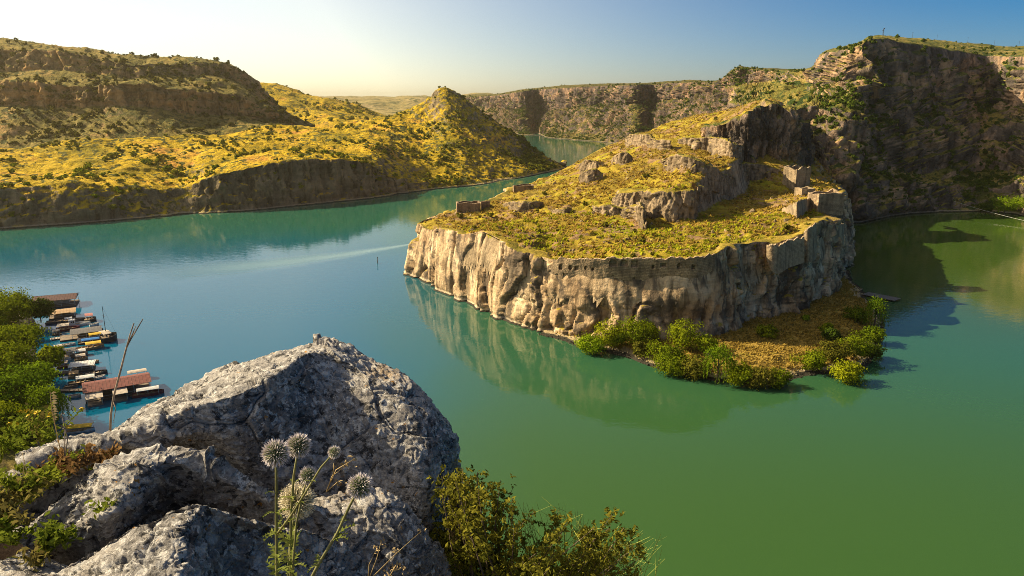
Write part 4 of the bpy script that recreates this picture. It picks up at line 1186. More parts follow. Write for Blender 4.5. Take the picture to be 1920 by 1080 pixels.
def boat(label, q0, q1, W, hullm, canopym=None, span=(0.15, 0.75), H=0.8, ch=2.1, mast=0, name='canopy_boat', cabin=None, cat='boat', group='boats moored along the left bank', deckm=None):
    e, L = place(name, q0, q1)
    tag(e, label, cat, group)
    hull_mb(L, W, H).build('hull', hullm, e)
    MB().box(L * .04, L * .72, -W * .36, W * .36, H * .46, H * .52).build('deck', deckm or P_tan, e)
    for s in (0.2, 0.4, 0.58):
        MB().box(L * s, L * s + 0.3, -W * .34, W * .34, H * .55, H * .85).build('bench', P_wood, e)
    if canopym:
        x0, x1 = L * span[0], L * span[1]
        canopy_mb(x0, x1, W * .92, H + ch * .62).build('canopy', canopym, e)
        for x in np.linspace(x0 + .15, x1 - .15, 3 if L < 9 else 4):
            for y in (-W * .40, W * .40):
                MB().tube([(x, y, H * .5), (x, y, H + ch * .66)], 0.045, 5).build('post', P_white, e)
    if cabin:
        x0, x1 = L * cabin[0], L * cabin[1]
        c = MB().box(x0, x1, -W * .33, W * .33, H * .5, H + 1.5).build('cabin', P_white, e)
        for i in range(3):
            xx = x0 + (x1 - x0) * (i + .2) / 3
            for y in (-W * .33 - .02, W * .33 - .02):
                MB().box(xx, xx + (x1 - x0) * .2, y, y + .04, H + .5, H + 1.1).build('window', M_dark, c)
    if mast:
        MB().tube([(L * .42, 0, H * .4), (L * .42, 0, mast)], [0.14, 0.07], 7).build('mast', P_dark, e)
        MB().tube([(L * .42, -W * .3, mast * .72), (L * .42, W * .3, mast * .72)], 0.05, 5).build('crosstree', P_dark, e)
        MB().tube([(L * .42, 0, mast * .97), (L * .98, 0, H)], 0.02, 4).build('stay', P_dark, e)
    return e
def barge(label, q0, q1, W, roofm, sidem, rh=3.2, gable=0.7, flat_front=0.0, awning=None, name='floating_restaurant', rails=True, porches=(), tables=True, roofspan=(0, 1), cat='houseboat'):
    e, L = place(name, q0, q1)
    tag(e, label, cat, 'floating buildings along the left bank')
    MB().box(0, L, -W / 2, W / 2, -0.5, 0.45).build('pontoon', P_dark, e)
    MB().box(0.05, L - .05, -W / 2 + .05, W / 2 - .05, 0.454, 0.56).build('deck', P_wood, e)
    x0, x1 = L * roofspan[0], L * roofspan[1]
    for x in np.linspace(x0 + 0.3, x1 - 0.3, max(3, int((x1 - x0) / 3.2))):
        for y in (-W / 2 + .25, W / 2 - .25):
            MB().box(x - .07, x + .07, y - .07, y + .07, 0.56, rh + .02).build('post', P_white, e)
    m = MB(); o = 0.35
    a, b, c = (-W / 2 - o, rh - .12), (0, rh + gable), (W / 2 + o, rh - .12)
    for (p, q) in ((a, b), (b, c)):
        n = len(m.v)
        m.v += [(x0 - o, p[0], p[1]), (x1 + o, p[0], p[1]), (x1 + o, q[0], q[1]), (x0 - o, q[0], q[1])] + [(x0 - o, p[0], p[1] - .1), (x1 + o, p[0], p[1] - .1), (x1 + o, q[0], q[1] - .1), (x0 - o, q[0], q[1] - .1)]
        m.f += [(n, n+1, n+2, n+3), (n+7, n+6, n+5, n+4), (n, n+4, n+5, n+1), (n+1, n+5, n+6, n+2), (n+3, n+7, n+4, n), (n+2, n+6, n+7, n+3)]
    roof = m.build('roof', roofm, e)
    s = MB()
    k = int((x1 - x0) / 0.9)
    for i in range(k + 1):
        x = x0 + (x1 - x0) * i / k
        s.tube([(x, a[0], a[1] + .03), (x, 0, b[1] + .03), (x, c[0], c[1] + .03)], 0.035, 4)
    so = s.build('seams', roofm, roof); so['kind'] = 'stuff'
    MB().box(x0 + (x1 - x0) * .25, x0 + (x1 - x0) * .8, W * .05, W * .42, 0.565, rh - .5).build('kitchen', sidem, e)
    if rails:
        for y in (-W / 2 + .1, W / 2 - .1):
            MB().box(0.1, L - .1, y - .03, y + .03, 1.35, 1.43).build('rail', P_white, e)
    for (px0, px1, side) in porches:
        z1 = rh - .5
        w2 = 3.0
        y0 = -W / 2 - w2
        MB().box(L * px0, L * px1, y0, -W / 2 - .02, -0.4, 0.4).build('porch_deck', P_wood, e)
        m = MB(); n = 0
        m.v += [(L * px0 - .2, y0 - .2, z1 - .55), (L * px1 + .2, y0 - .2, z1 - .55), (L * px1 + .2, -W / 2 + .1, z1 + .05), (L * px0 - .2, -W / 2 + .1, z1 + .05)]
        m.v += [(x, y, z - .1) for x, y, z in m.v[:4]]
        m.f += [(0, 1, 2, 3), (7, 6, 5, 4), (0, 4, 5, 1), (1, 5, 6, 2), (2, 6, 7, 3), (3, 7, 4, 0)]
        m.build('porch_roof', P_cream, e)
        for x in (L * px0 + .1, L * px1 - .1):
            MB().box(x - .08, x + .08, y0 + .02, y0 + .18, 0.4, z1 - .6).build('porch_post', P_cream, e)
    if awning:
        canopy_mb(L * awning[0], L * awning[1], W * .9, rh * .9, .3).build('awning', awning[2], e)
    return e
barge('long brown roofed floating restaurant farthest along the bank', (66, 576), (146, 569), 10, P_brown, P_white, 3.4, 1.0, awning=(0.9, 1.02, P_cream))
barge('tan two deck barge with blue and white awnings below the brown roof', (92, 597), (142, 591), 6.5, P_tan, P_tan, 2.4, 0.12, awning=(0.15, 0.85, P_white), name='awning_barge', cat='barge')
boat('low grey boat lying between the tan barge and the white launch', (86, 607), (160, 600), 3.2, P_grey, None, name='long_boat')
boat('small boat with a square faded red canopy at its end', (158, 603), (181, 600), 4.4, P_dark, P_pink, (0.1, 0.75), 1.0, 2.4)
boat('white launch with an open deck left of the faded red canopy', (112, 613), (170, 607), 3.4, P_white, None, cabin=(0.3, 0.5), name='launch')
boat('maroon hulled boat just above the dark roofed pontoon', (104, 621), (150, 616), 4.0, P_maroon, P_cream, (0.1, 0.6))
boat('tiny white boat right of the white launch', (168, 612), (186, 609), 1.8, P_white, None, name='dinghy')
barge('pontoon with a long dark roof and a tan deck at its left end', (113, 637), (190, 627), 6.5, P_grey, P_wood, 2.4, 0.25, name='roofed_pontoon', roofspan=(0.28, 1.0), cat='pontoon')
boat('dark boat with a tall mast at the end of the dark roofed pontoon', (186, 642), (220, 635), 5.5, P_dark, P_cream, (0.15, 0.6), 1.8, 2.2, 12.5, 'masted_boat')
boat('boat with a bright yellow canopy beside the dark roofed pontoon', (146, 640), (193, 633), 2.6, P_white, P_yellow, (0.45, 0.95), 0.7, 1.8)
boat('boat with a blue canopy in front of the yellow canopied one', (146, 646), (192, 640), 2.3, P_dark, P_blue, (0.15, 0.9), 0.6, 1.3)
boat('second yellow canopied boat with a pale front awning', (142, 658), (196, 650), 3.0, P_tan, P_yellow, (0.35, 0.9), 0.8, 1.9)
barge('small floating hut with a grey roof beside the round tree', (118, 671), (142, 667), 4.5, P_grey, P_white, 2.4, 0.25, name='floating_hut', cat='hut')
boat('short boat with a white canopy right of the grey hut', (141, 668), (165, 664), 2.8, P_wood, P_white, (0.1, 0.85), 0.7, 1.7)
boat('short tan boat with a cream canopy below the grey hut', (140, 677), (165, 673), 2.6, P_tan, P_cream, (0.1, 0.85), 0.7, 1.6)
boat('small white skiff tied under the round tree', (112, 678), (134, 675), 1.8, P_white, None, name='skiff')
barge('pontoon with a white awning in the middle of the moorings', (134, 696), (178, 691), 4.5, P_white, P_wood, 2.2, 0.1, name='awning_pontoon', cat='pontoon')
boat('dark rowing boat with pointed bow right of the white awning pontoon', (158, 705), (202, 699), 2.6, P_dark, None, name='rowing_boat', deckm=P_cream)
boat('worn green and brown boat left of the dark rowing boat', (128, 709), (158, 705), 3.0, P_wood, P_tan, (0.1, 0.7), 0.7, 1.4)
boat('long boat with a flat white canopy behind the red roofed houseboat', (128, 723), (180, 715), 2.8, P_dark, P_white, (0.3, 0.98), 0.8, 1.9)
barge('large houseboat with a long red brown roof and two cream porches', (160, 748), (281, 727), 8.5, P_red, P_wood, 3.4, 0.9, porches=((0.02, 0.25, 0), (0.42, 0.62, 0)), name='houseboat')
boat('motor boat with a white canopy moored before the red roofed houseboat', (248, 745), (308, 736), 2.8, P_maroon, P_white, (0.15, 0.85), 0.8, 1.9, name='motor_boat')
boat('long white boat behind the right end of the red roof', (222, 716), (282, 706), 2.6, P_white, P_cream, (0.3, 0.9), 0.8, 2.6)
boat('yellow canopied boat alone close under the rock', (120, 812), (178, 806), 2.4, P_white, P_yellow, (0.1, 0.95), 0.5, 1.6)
for lab, q0, q1, w_, hm, cm, sp in [
        ('small dark skiff left of the masted boat', (176, 622), (194, 619), 1.8, P_dark, None, (0, 1)), ('small boat with a pale canopy above the yellow canopied pair', (120, 606), (140, 603), 2.2, P_wood, P_white, (.1, .8)),
        ('slim white boat tucked below the blue canopy', (112, 650), (142, 646), 1.9, P_white, None, (0, 1)), ('grey canopied boat beside the pale jetty', (98, 629), (116, 627), 2.4, P_dark, P_grey, (.1, .85)),
        ('tan skiff between the two white canopied boats', (166, 682), (186, 679), 1.8, P_tan, None, (0, 1)), ('red hulled boat left of the white awning pontoon', (108, 690), (134, 687), 2.3, P_maroon, P_cream, (.2, .8)),
        ('low blue boat before the grey roofed hut', (112, 664), (128, 661), 1.8, P_blue, None, (0, 1)), ('narrow white boat right of the dark rowing boat', (176, 711), (198, 707), 1.6, P_white, None, (0, 1)),
        ('grey skiff tied at the plank jetty', (120, 728), (146, 725), 1.8, P_grey, None, (0, 1)), ('small boat with a cream canopy under the round tree', (100, 659), (120, 656), 2.3, P_wood, P_cream, (.1, .9)),
        ('white rowing boat at the left porch of the houseboat', (128, 746), (152, 743), 1.8, P_white, None, (0, 1))]:
    boat(lab, q0, q1, w_, hm, cm, sp, 0.6, 1.7, name='small_boat')
def jetty(label, q0, q1, W, n, mat=P_wood, name='jetty', zt=0.5):
    e, L = place(name, q0, q1)
    tag(e, label, 'jetty')
    for y in (-W * .35, W * .35):
        MB().box(0, L, y - .08, y + .08, zt - .25, zt - .1).build('beam', mat, e)
    me = MB().box(0.02, L / n - 0.03, -W / 2, W / 2, zt - .098, zt).mesh('plank')
    me.materials.append(mat)
    for i in range(n):
        o = bpy.data.objects.new('plank', me); COL.objects.link(o); o.parent = e; o.location = (i * L / n, 0, random.uniform(-.015, .015))
    for i in range(4):
        for y in (-W * .42, W * .42):
            MB().tube([(L * (i + .5) / 4, y, -2.5), (L * (i + .5) / 4, y, zt + .5)], 0.09, 6).build('pile', mat, e)
    return e
jetty('plank jetty leading to the red roofed houseboat', (92, 735), (158, 733), 1.8, 22)
jetty('short pale jetty leading to the dark roofed pontoon', (94, 638), (116, 635), 2.0, 10, P_cream)
jetty('wide plank jetty under the trees beside the white awning pontoon', (92, 703), (134, 700), 2.2, 14)
jetty('grey floating pontoon moored beyond the upright willow', (1622, 553), (1683, 565), 6.0, 16, P_grey, 'pontoon_jetty', 0.8)

# marker post in the open water
pb = Z(708, 494, 0.0)
e = tag(empty('marker_post', pb), 'lone dark marker post standing in the open water left of the island', 'post')
MB().tube([(0, 0, -3), (0, 0, 2.9)], [0.22, 0.16], 8).build('pole', P_dark, e, True)
MB().tube([(0, 0, 2.9), (0, 0, 3.3)], [0.28, 0.2], 8).build('cap', P_dark, e, True)

# ---- mast and poles on the massif rim
_GW = TERR['canyon_wall'][0].reshape(-1, 3)
_px, _py, _f = project(_GW)
def rim(px, py, d):
    k = np.where(np.abs(_px - px) < 4)[0]
    return _GW[k[np.argmin(_py[k])]]
p = rim(1659, 71, 790)
e = tag(empty('lattice_mast', p), 'lattice radio mast on the rim of the right massif', 'mast')
for sx, sy in ((-.9, -.9), (.9, -.9), (.9, .9), (-.9, .9)):
    MB().tube([(sx, sy, -6), (sx * .35, sy * .35, 9.0)], 0.13, 5).build('leg', P_dark, e)
for z in (1.5, 3.5, 5.5, 7.5):
    w = .9 - .55 * (z + 6) / 15
    for a, b in (((-w, -w), (w, -w)), ((w, -w), (w, w)), ((w, w), (-w, w)), ((-w, w), (-w, -w))):
        MB().tube([(a[0], a[1], z), (b[0], b[1], z)], 0.07, 4).build('brace', P_dark, e)
MB().box(-1.4, -.5, -.3, .3, 5.5, 7.0).build('antenna', P_dark, e)
MB().box(.3, 1.5, -.3, .3, 8.2, 9.6).build('antenna', P_dark, e)
poles = [(1708, 72, 'first'), (1760, 77, 'second'), (1814, 81, 'third'), (1863, 85, 'fourth'), (1908, 88, 'fifth')]
for px, py, o_ in poles:
    e = tag(empty('power_pole', rim(px, py + 1, 850)), o_ + ' thin power pole right of the lattice mast on the rim', 'pole', 'power poles on the rim')
    MB().tube([(0, 0, -4), (0, 0, 7.0)], [0.16, 0.10], 5).build('post', P_dark, e)
    MB().tube([(-1.2, 0, 6.4), (1.2, 0, 6.4)], 0.07, 4).build('crossarm', P_dark, e)
# cable hanging across the dark channel
a, b = D(1762, 368, 575), D(1990, 428, 470)
pts = [a + (b - a) * s + np.array([0, 0, -3.5 * 4 * s * (1 - s) * 0.5]) for s in np.linspace(0, 1, 20)]
tag(MB().tube(pts, 0.07, 5).build('overhead_cable', P_white), 'thin pale cable hanging over the water at the right edge', 'cable')
# trees at the far right foot of the massif
for i, (px, py, h, w, lab) in enumerate([(1882, 403, 15, 22, 'bright green tree at the waters edge by the right picture border'), (1916, 401, 14, 20, 'bright green tree cut by the right picture border'), (1848, 399, 9, 13, 'small dark tree left of the bright shoreline trees')]):
    t = make_tree('shore_tree', h, w, 700 + i, M_leaf_b if i < 2 else M_leaf_d, 0.45, 90, 24, 0.05)
    q = Z(px, py, 0.0); t.location = (q[0], q[1], 0.3)
    tag(t, lab, 'tree', 'trees at the foot of the right massif')

# ================================================================== FOREGROUND ROCK AND PLANTS
def limestone(name):
    m, nt, b = new_mat(name)
    g = nt.nodes.new('ShaderNodeNewGeometry'); pos = g.outputs['Position']
    o = nd(nt, 'ShaderNodeVectorMath', {0: pos, 1: (0, 0, -78.0)}, operation='ADD').outputs[0]
    big = noise(nt, o, 2.2, 6, 0.62, 0.3)
    base = ramp(nt, big, [(0.32, (0.15, 0.142, 0.138)), (0.46, (0.31, 0.288, 0.27)), (0.58, (0.44, 0.405, 0.37)), (0.72, (0.40, 0.31, 0.22))])
    gr = noise(nt, o, 60.0, 5, 0.7)
    base = mixc(nt, 0.8, base, ramp(nt, gr, [(0.33, 0.45), (0.5, 0.95), (0.66, 1.25)]), 'MULTIPLY')
    # pale lichen crusts with hard uneven edges
    wob = nd(nt, 'ShaderNodeVectorMath', {0: o, 1: nd(nt, 'ShaderNodeVectorMath', {0: nd(nt, 'ShaderNodeTexNoise', {'Vector': o, 'Scale': 14.0, 'Detail': 3.0}).outputs[1], 3: 0.10}, operation='SCALE').outputs[0]}, operation='ADD').outputs[0]
    vo = nd(nt, 'ShaderNodeTexVoronoi', {'Vector': wob, 'Scale': 13.0, 'Randomness': 1.0}).outputs[0]
    vm = mth(nt, 'MULTIPLY', mrange(nt, vo, 0.36, 0.22), mrange(nt, noise(nt, o, 3.5, 3, 0.5), 0.44, 0.56))
    base = mixc(nt, mth(nt, 'MULTIPLY', vm, 0.85), base, ramp(nt, gr, [(0.3, (0.36, 0.35, 0.34)), (0.7, (0.62, 0.60, 0.58))]))
    li = noise(nt, o, 24.0, 6, 0.68, 0.4)
    base = mixc(nt, mth(nt, 'MULTIPLY', mrange(nt, li, 0.53, 0.58), 0.9), base, (0.64, 0.61, 0.57))
    # black lichen and pits
    dk = noise(nt, vscale(nt, o, (1, 1, 1.4)), 17.0, 6, 0.7, 0.6)
    base = mixc(nt, mth(nt, 'MULTIPLY', mrange(nt, dk, 0.47, 0.40), 0.88), base, (0.035, 0.033, 0.032))
    og = mth(nt, 'MULTIPLY', mrange(nt, noise(nt, o, 30, 3, 0.5), 0.66, 0.70), mrange(nt, noise(nt, o, 5, 2, 0.5), 0.52, 0.6))
    base = mixc(nt, og, base, (0.45, 0.22, 0.05))
    nt.links.new(base, b.inputs['Base Color'])
    b.inputs['Roughness'].default_value = 0.92; b.inputs['Specular IOR Level'].default_value = 0.2
    h = mth(nt, 'ADD', mth(nt, 'MULTIPLY', noise(nt, vscale(nt, o, (0.6, 1, 1)), 55.0, 8, 0.75), 1.0), mth(nt, 'MULTIPLY', dk, 0.7))
    bump(nt, b, h, 0.022, 1.0)
    return m
M_lime = limestone('limestone')
def rel(px, py, zr): return Z(px, py, CAMZ + zr)
_c, _s = math.cos(0.6), math.sin(0.6)
ROT = np.array([[_c, -_s, 0], [_s, _c, 0], [0, 0, 1.0]])
def rock_disp(seed, a=1.0):
    def f(G, N):
        Q = G @ ROT.T
        W_ = Q + 0.05 * np.stack([fbm(Q / 0.18, 2, seed + 40), fbm(Q / 0.18, 2, seed + 41), fbm(Q / 0.18, 2, seed + 42)], -1)
        d = 0.055 * fbm(G / 0.6, 2, seed)
        v, j = facets(W_ * np.array([0.5, 1, 1]) / 0.30, seed + 1, 1.0)
        d = d + 0.019 * v - 0.013 * (1 - sstep(j, 0.0, 0.05)) * sstep(pn(G / 0.4, seed + 2), -0.1, 0.2)
        v, j = facets(W_ * np.array([0.4, 1, 1.3]) / 0.085, seed + 3, 1.1)
        d = d + 0.0055 * v - 0.004 * (1 - sstep(j, 0.0, 0.12))
        d = d + 0.006 * ridged(W_ * np.array([0.35, 1, 1]) / 0.05, 2, seed + 7) + 0.003 * fbm(G / 0.02, 2, seed + 11)
        v, j = facets(W_ * np.array([0.6, 1, 1.2]) / 0.034, seed + 5, 1.2)
        d = d + 0.0034 * v - 0.003 * (1 - sstep(j, 0.0, 0.15))
        pit = pn(G / 0.05, seed + 15)
        d = d - 0.012 * sstep(pit, 0.28, 0.5) * sstep(pn(G / 0.35, seed + 17), 0.05, 0.3)
        return G + N * (a * d)[..., None]
    return f
def rock(levels, nu, nvs, seed, name, parent, smooth_it=3, flip=False, a=1.0):
    G = loft_grid(levels, nu, nvs, smooth_it)
    N = grid_normals(G)
    if N[..., 2].mean() < 0: N = -N
    G = rock_disp(seed, a)(G, N)
    ob = link(name, grid_mesh(name, G), M_lime, parent)
    return G
rk = tag(empty('limestone_outcrop', rel(450, 900, -2.2)), 'large grey lichened limestone outcrop filling the lower left foreground', 'rock')
def child_fix():
    for c in rk.children: c.location = -np.array(rk.location)
L1 = [(-150, 940, -1.44), (0, 886, -1.44), (110, 826, -1.43), (205, 803, -1.42), (250, 766, -1.40), (330, 716, -1.36), (430, 678, -1.31), (530, 650, -1.24), (600, 634, -1.20), (640, 640, -1.22), (700, 672, -1.29), (785, 726, -1.40), (826, 790, -1.52), (845, 836, -1.63), (846, 890, -1.80), (822, 930, -2.1)]
L2 = [(-150, 960, -1.41), (0, 908, -1.40), (110, 854, -1.38), (205, 832, -1.35), (270, 806, -1.30), (350, 768, -1.23), (440, 738, -1.19), (520, 704, -1.18), (585, 660, -1.185), (635, 662, -1.22), (695, 708, -1.30), (765, 772, -1.41), (806, 838, -1.53), (832, 885, -1.66), (838, 930, -1.85), (815, 965, -2.2)]
L3 = [(-150, 985, -1.46), (0, 932, -1.45), (110, 880, -1.43), (205, 852, -1.41), (280, 832, -1.36), (370, 812, -1.32), (460, 806, -1.34), (540, 800, -1.38), (600, 790, -1.41), (650, 792, -1.43), (700, 810, -1.46), (755, 850, -1.53), (792, 902, -1.62), (818, 940, -1.76), (828, 985, -1.95), (808, 1010, -2.3)]
L4 = [(-150, 1012, -1.58), (0, 958, -1.56), (110, 903, -1.54), (205, 870, -1.52), (290, 848, -1.48), (380, 860, -1.52), (450, 895, -1.58), (530, 918, -1.63), (600, 935, -1.67), (650, 942, -1.69), (700, 948, -1.71), (752, 968, -1.76), (790, 1010, -1.86), (812, 1050, -1.98), (820, 1100, -2.2), (800, 1110, -2.5)]
A0 = [rel(*p) + np.array([0.05, 0.7, -2.6]) for p in L1]
Am = [rel(*p) + np.array([0.03, 0.22, -0.22]) for p in L1]
A5 = [rel(*p) + np.array([0, 0.12, -1.2]) for p in L4]
rock([A0, Am, [rel(*p) for p in L1], [rel(*p) for p in L2], [rel(*p) for p in L3], [rel(*p) for p in L4], A5], 620, [14, 14, 50, 70, 70, 10], 801, 'main_boulder', rk, 4)
B1 = [(40, 1005, -1.45), (120, 922, -1.37), (205, 868, -1.30), (262, 846, -1.255), (318, 837, -1.24), (375, 848, -1.245), (425, 884, -1.30), (510, 922, -1.38), (590, 945, -1.47), (660, 975, -1.60)]
B2 = [(40, 1025, -1.43), (112, 955, -1.365), (185, 912, -1.30), (240, 882, -1.25), (290, 866, -1.235), (340, 872, -1.255), (420, 904, -1.35), (505, 940, -1.45), (590, 962, -1.54), (660, 990, -1.66)]
B3 = [(40, 1050, -1.50), (100, 1010, -1.44), (165, 985, -1.35), (205, 965, -1.295), (245, 948, -1.32), (310, 932, -1.42), (420, 944, -1.50), (505, 968, -1.57), (590, 988, -1.63), (660, 1010, -1.72)]
B4 = [(40, 1085, -1.58), (100, 1045, -1.54), (170, 1020, -1.46), (210, 1005, -1.42), (255, 985, -1.48), (330, 965, -1.58), (430, 968, -1.66), (520, 995, -1.70), (600, 1015, -1.75), (665, 1030, -1.8)]
rock([[rel(*p) + np.array([0, 0.16, -0.55]) for p in B1], [rel(*p) for p in B1], [rel(*p) for p in B2], [rel(*p) for p in B3], [rel(*p) for p in B4], [rel(*p) + np.array([0, .05, -.6]) for p in B4]], 420, [10, 26, 56, 40, 8], 821, 'middle_boulder', rk, 4)
C1 = [(40, 1110, -1.40), (105, 1052, -1.37), (175, 1005, -1.33), (245, 966, -1.28), (308, 942, -1.24), (372, 929, -1.22), (425, 944, -1.27), (510, 968, -1.37), (600, 996, -1.47), (690, 1045, -1.62)]
C2 = [(40, 1140, -1.36), (115, 1088, -1.34), (200, 1046, -1.29), (272, 1006, -1.25), (330, 974, -1.22), (372, 962, -1.225), (430, 986, -1.32), (520, 1012, -1.43), (605, 1036, -1.52), (692, 1080, -1.67)]
C3 = [(40, 1270, -1.38), (125, 1230, -1.37), (215, 1190, -1.34), (285, 1150, -1.31), (335, 1110, -1.30), (385, 1075, -1.38), (450, 1090, -1.50), (540, 1110, -1.57), (620, 1125, -1.63), (700, 1150, -1.75)]
C4 = [(p[0], p[1] + 260, p[2] - 0.25) for p in C3]
rock([[rel(*p) + np.array([0, 0.15, -0.5]) for p in C1], [rel(*p) for p in C1], [rel(*p) for p in C2], [rel(*p) for p in C3], [rel(*p) for p in C4]], 460, [10, 26, 80, 20], 841, 'front_boulder', rk, 4)
E1 = [(500, 985, -1.64), (565, 952, -1.57), (630, 932, -1.53), (690, 920, -1.52), (742, 934, -1.55), (782, 975, -1.63), (812, 1035, -1.76), (826, 1100, -1.95)]
E2 = [(500, 1010, -1.64), (560, 985, -1.585), (625, 968, -1.55), (685, 960, -1.54), (732, 975, -1.57), (768, 1015, -1.65), (795, 1070, -1.78), (808, 1130, -1.98)]
E3 = [(500, 1070, -1.74), (560, 1060, -1.71), (620, 1050, -1.68), (675, 1045, -1.67), (720, 1060, -1.70), (752, 1095, -1.78), (775, 1140, -1.92), (785, 1190, -2.1)]
E4 = [(p[0] - 10, p[1] + 150, p[2] - 0.2) for p in E3]
rock([[rel(*p) + np.array([0.02, 0.18, -0.7]) for p in E1], [rel(*p) for p in E1], [rel(*p) for p in E2], [rel(*p) for p in E3], [rel(*p) for p in E4]], 320, [12, 26, 50, 26], 861, 'side_boulder', rk, 3)
D1 = [(-160, 1100, -1.45), (-40, 1066, -1.43), (30, 1034, -1.42), (80, 1040, -1.43), (125, 1075, -1.46), (150, 1120, -1.5)]
D2 = [(p[0] - 5, p[1] + 50, p[2] + .02) for p in D1]; D3 = [(p[0] - 20, p[1] + 220, p[2] + .02) for p in D1]
rock([[rel(*p) + np.array([0, 0.15, -0.5]) for p in D1], [rel(*p) for p in D1], [rel(*p) for p in D2], [rel(*p) for p in D3]], 200, [10, 24, 50], 881, 'corner_slab', rk, 3, a=0.7)
child_fix()
# soil caught between the boulders
M_soil = simple_mat('dry_soil', (0.20, 0.13, 0.075), 0.95, 0.5, 30.0, 0.1, coord='Object', bumpd=0.01)
xs = np.linspace(-3.2, -0.42, 150); ys = np.linspace(0.2, 2.75, 140)
XY = np.stack(np.meshgrid(xs, ys), -1)
p3 = np.concatenate([XY, np.zeros(XY.shape[:-1] + (1,))], -1)
zz = 78.40 + 0.05 * fbm(p3 / 0.5, 3, 890) + 0.02 * fbm(p3 / 0.06, 2, 893) - 0.9 * sstep(XY[..., 0], -0.75, -0.45) - 0.9 * sstep(XY[..., 1] , 2.5, 2.75)
zz = zz + 0.04 * sstep(-XY[..., 0], 1.2, 2.5)
tag(link('soil_ledge', grid_mesh('soil_ledge', np.concatenate([XY, zz[..., None]], -1)), M_soil), kind='structure')

# ---- globe thistles
def thistle_head_mat():
    m, nt, b = new_mat('thistle_head')
    tc = nt.nodes.new('ShaderNodeTexCoord')
    ln = nd(nt, 'ShaderNodeVectorMath', {0: tc.outputs['Object']}, operation='LENGTH').outputs[1 if False else 'Value']
    n = noise(nt, tc.outputs['Object'], 3.0, 2, 0.5)
    f = mth(nt, 'ADD', ln, mth(nt, 'MULTIPLY', mth(nt, 'SUBTRACT', n, 0.5), 0.25))
    c = ramp(nt, f, [(0.42, (0.05, 0.08, 0.03)), (0.62, (0.22, 0.27, 0.10)), (0.78, (0.58, 0.50, 0.46)), (0.95, (0.85, 0.78, 0.82))])
    nt.links.new(c, b.inputs['Base Color']); b.inputs['Roughness'].default_value = 0.8
    return m
def fuzzy_head_mat():
    m, nt, b = new_mat('thistle_seed_head')
    tc = nt.nodes.new('ShaderNodeTexCoord')
    ln = nd(nt, 'ShaderNodeVectorMath', {0: tc.outputs['Object']}, operation='LENGTH').outputs['Value']
    c = ramp(nt, ln, [(0.45, (0.08, 0.12, 0.04)), (0.66, (0.40, 0.36, 0.2)), (0.95, (0.85, 0.75, 0.55))])
    nt.links.new(c, b.inputs['Base Color']); b.inputs['Roughness'].default_value = 0.8
    return m
M_head, M_fuzz = thistle_head_mat(), fuzzy_head_mat()
M_stem = simple_mat('thistle_stem', (0.23, 0.22, 0.08), 0.8, 0.45, 30)
M_tleaf = leaf_mat('thistle_leaf', (0.12, 0.15, 0.03), (0.26, 0.28, 0.07), 0.3, 20)
def spike_head(seed, n=620, w=0.035, core=0.42, fork=False):
    r = np.random.default_rng(seed)
    k = np.arange(n) + 0.5
    ph = np.arccos(1 - 2 * k / n); th = math.pi * (1 + 5 ** 0.5) * k
    U = np.stack([np.cos(th) * np.sin(ph), np.sin(th) * np.sin(ph), np.cos(ph)], 1)
    U = U + r.normal(0, 0.05, (n, 3)); U /= np.linalg.norm(U, axis=1, keepdims=True)
    L = r.uniform(0.80, 1.04, n)[:, None]
    a = np.cross(U, rand_dirs(n, r)); a /= np.linalg.norm(a, axis=1, keepdims=True); b = np.cross(U, a)
    V, F = [], []
    for j in range(3):
        an = 2 * math.pi * j / 3
        V.append(U * core + (a * math.cos(an) + b * math.sin(an)) * w * 0.7)
    for j in range(3):
        an = 2 * math.pi * j / 3
        V.append(U * (core + (L - core) * 0.6) + (a * math.cos(an) + b * math.sin(an)) * w)
    V.append(U * L)
    V = np.stack(V, 1)
    F = []
    base = np.arange(n)[:, None] * 7
    tri = np.array([[0, 1, 4], [0, 4, 3], [1, 2, 5], [1, 5, 4], [2, 0, 3], [2, 3, 5], [3, 4, 6], [4, 5, 6], [5, 3, 6]])
    F = (base[:, :, None] + tri[None]).reshape(-1, 3)
    V = V.reshape(-1, 3)
    if fork:   # florets: little stars at the tips
        m = 4
        T = np.repeat(U * L, m, 0); D_ = rand_dirs(n * m, r) * 0.13 + np.repeat(U, m, 0) * 0.05
        s = rand_dirs(n * m, r) * 0.012
        q = np.stack([T - s, T + s, T + D_], 1).reshape(-1, 3)
        F = np.concatenate([F, np.arange(len(q)).reshape(-1, 3) + len(V)]); V = np.concatenate([V, q])
    # core ball
    cu = []
    nn = 10
    for i in range(nn + 1):
        for j in range(14):
            t, p = math.pi * i / nn, 2 * math.pi * j / 14
            cu.append((0.5 * math.sin(t) * math.cos(p), 0.5 * math.sin(t) * math.sin(p), 0.5 * math.cos(t)))
    o = len(V); V = np.concatenate([V, np.array(cu)])
    cf = []
    for i in range(nn):
        for j in range(14):
            q0, q1, q2, q3 = o + i*14 + j, o + i*14 + (j+1) % 14, o + (i+1)*14 + (j+1) % 14, o + (i+1)*14 + j
            cf += [(q0, q1, q2), (q0, q2, q3)]
    return raw_mesh('flower_head', V, np.concatenate([F, np.array(cf)]))
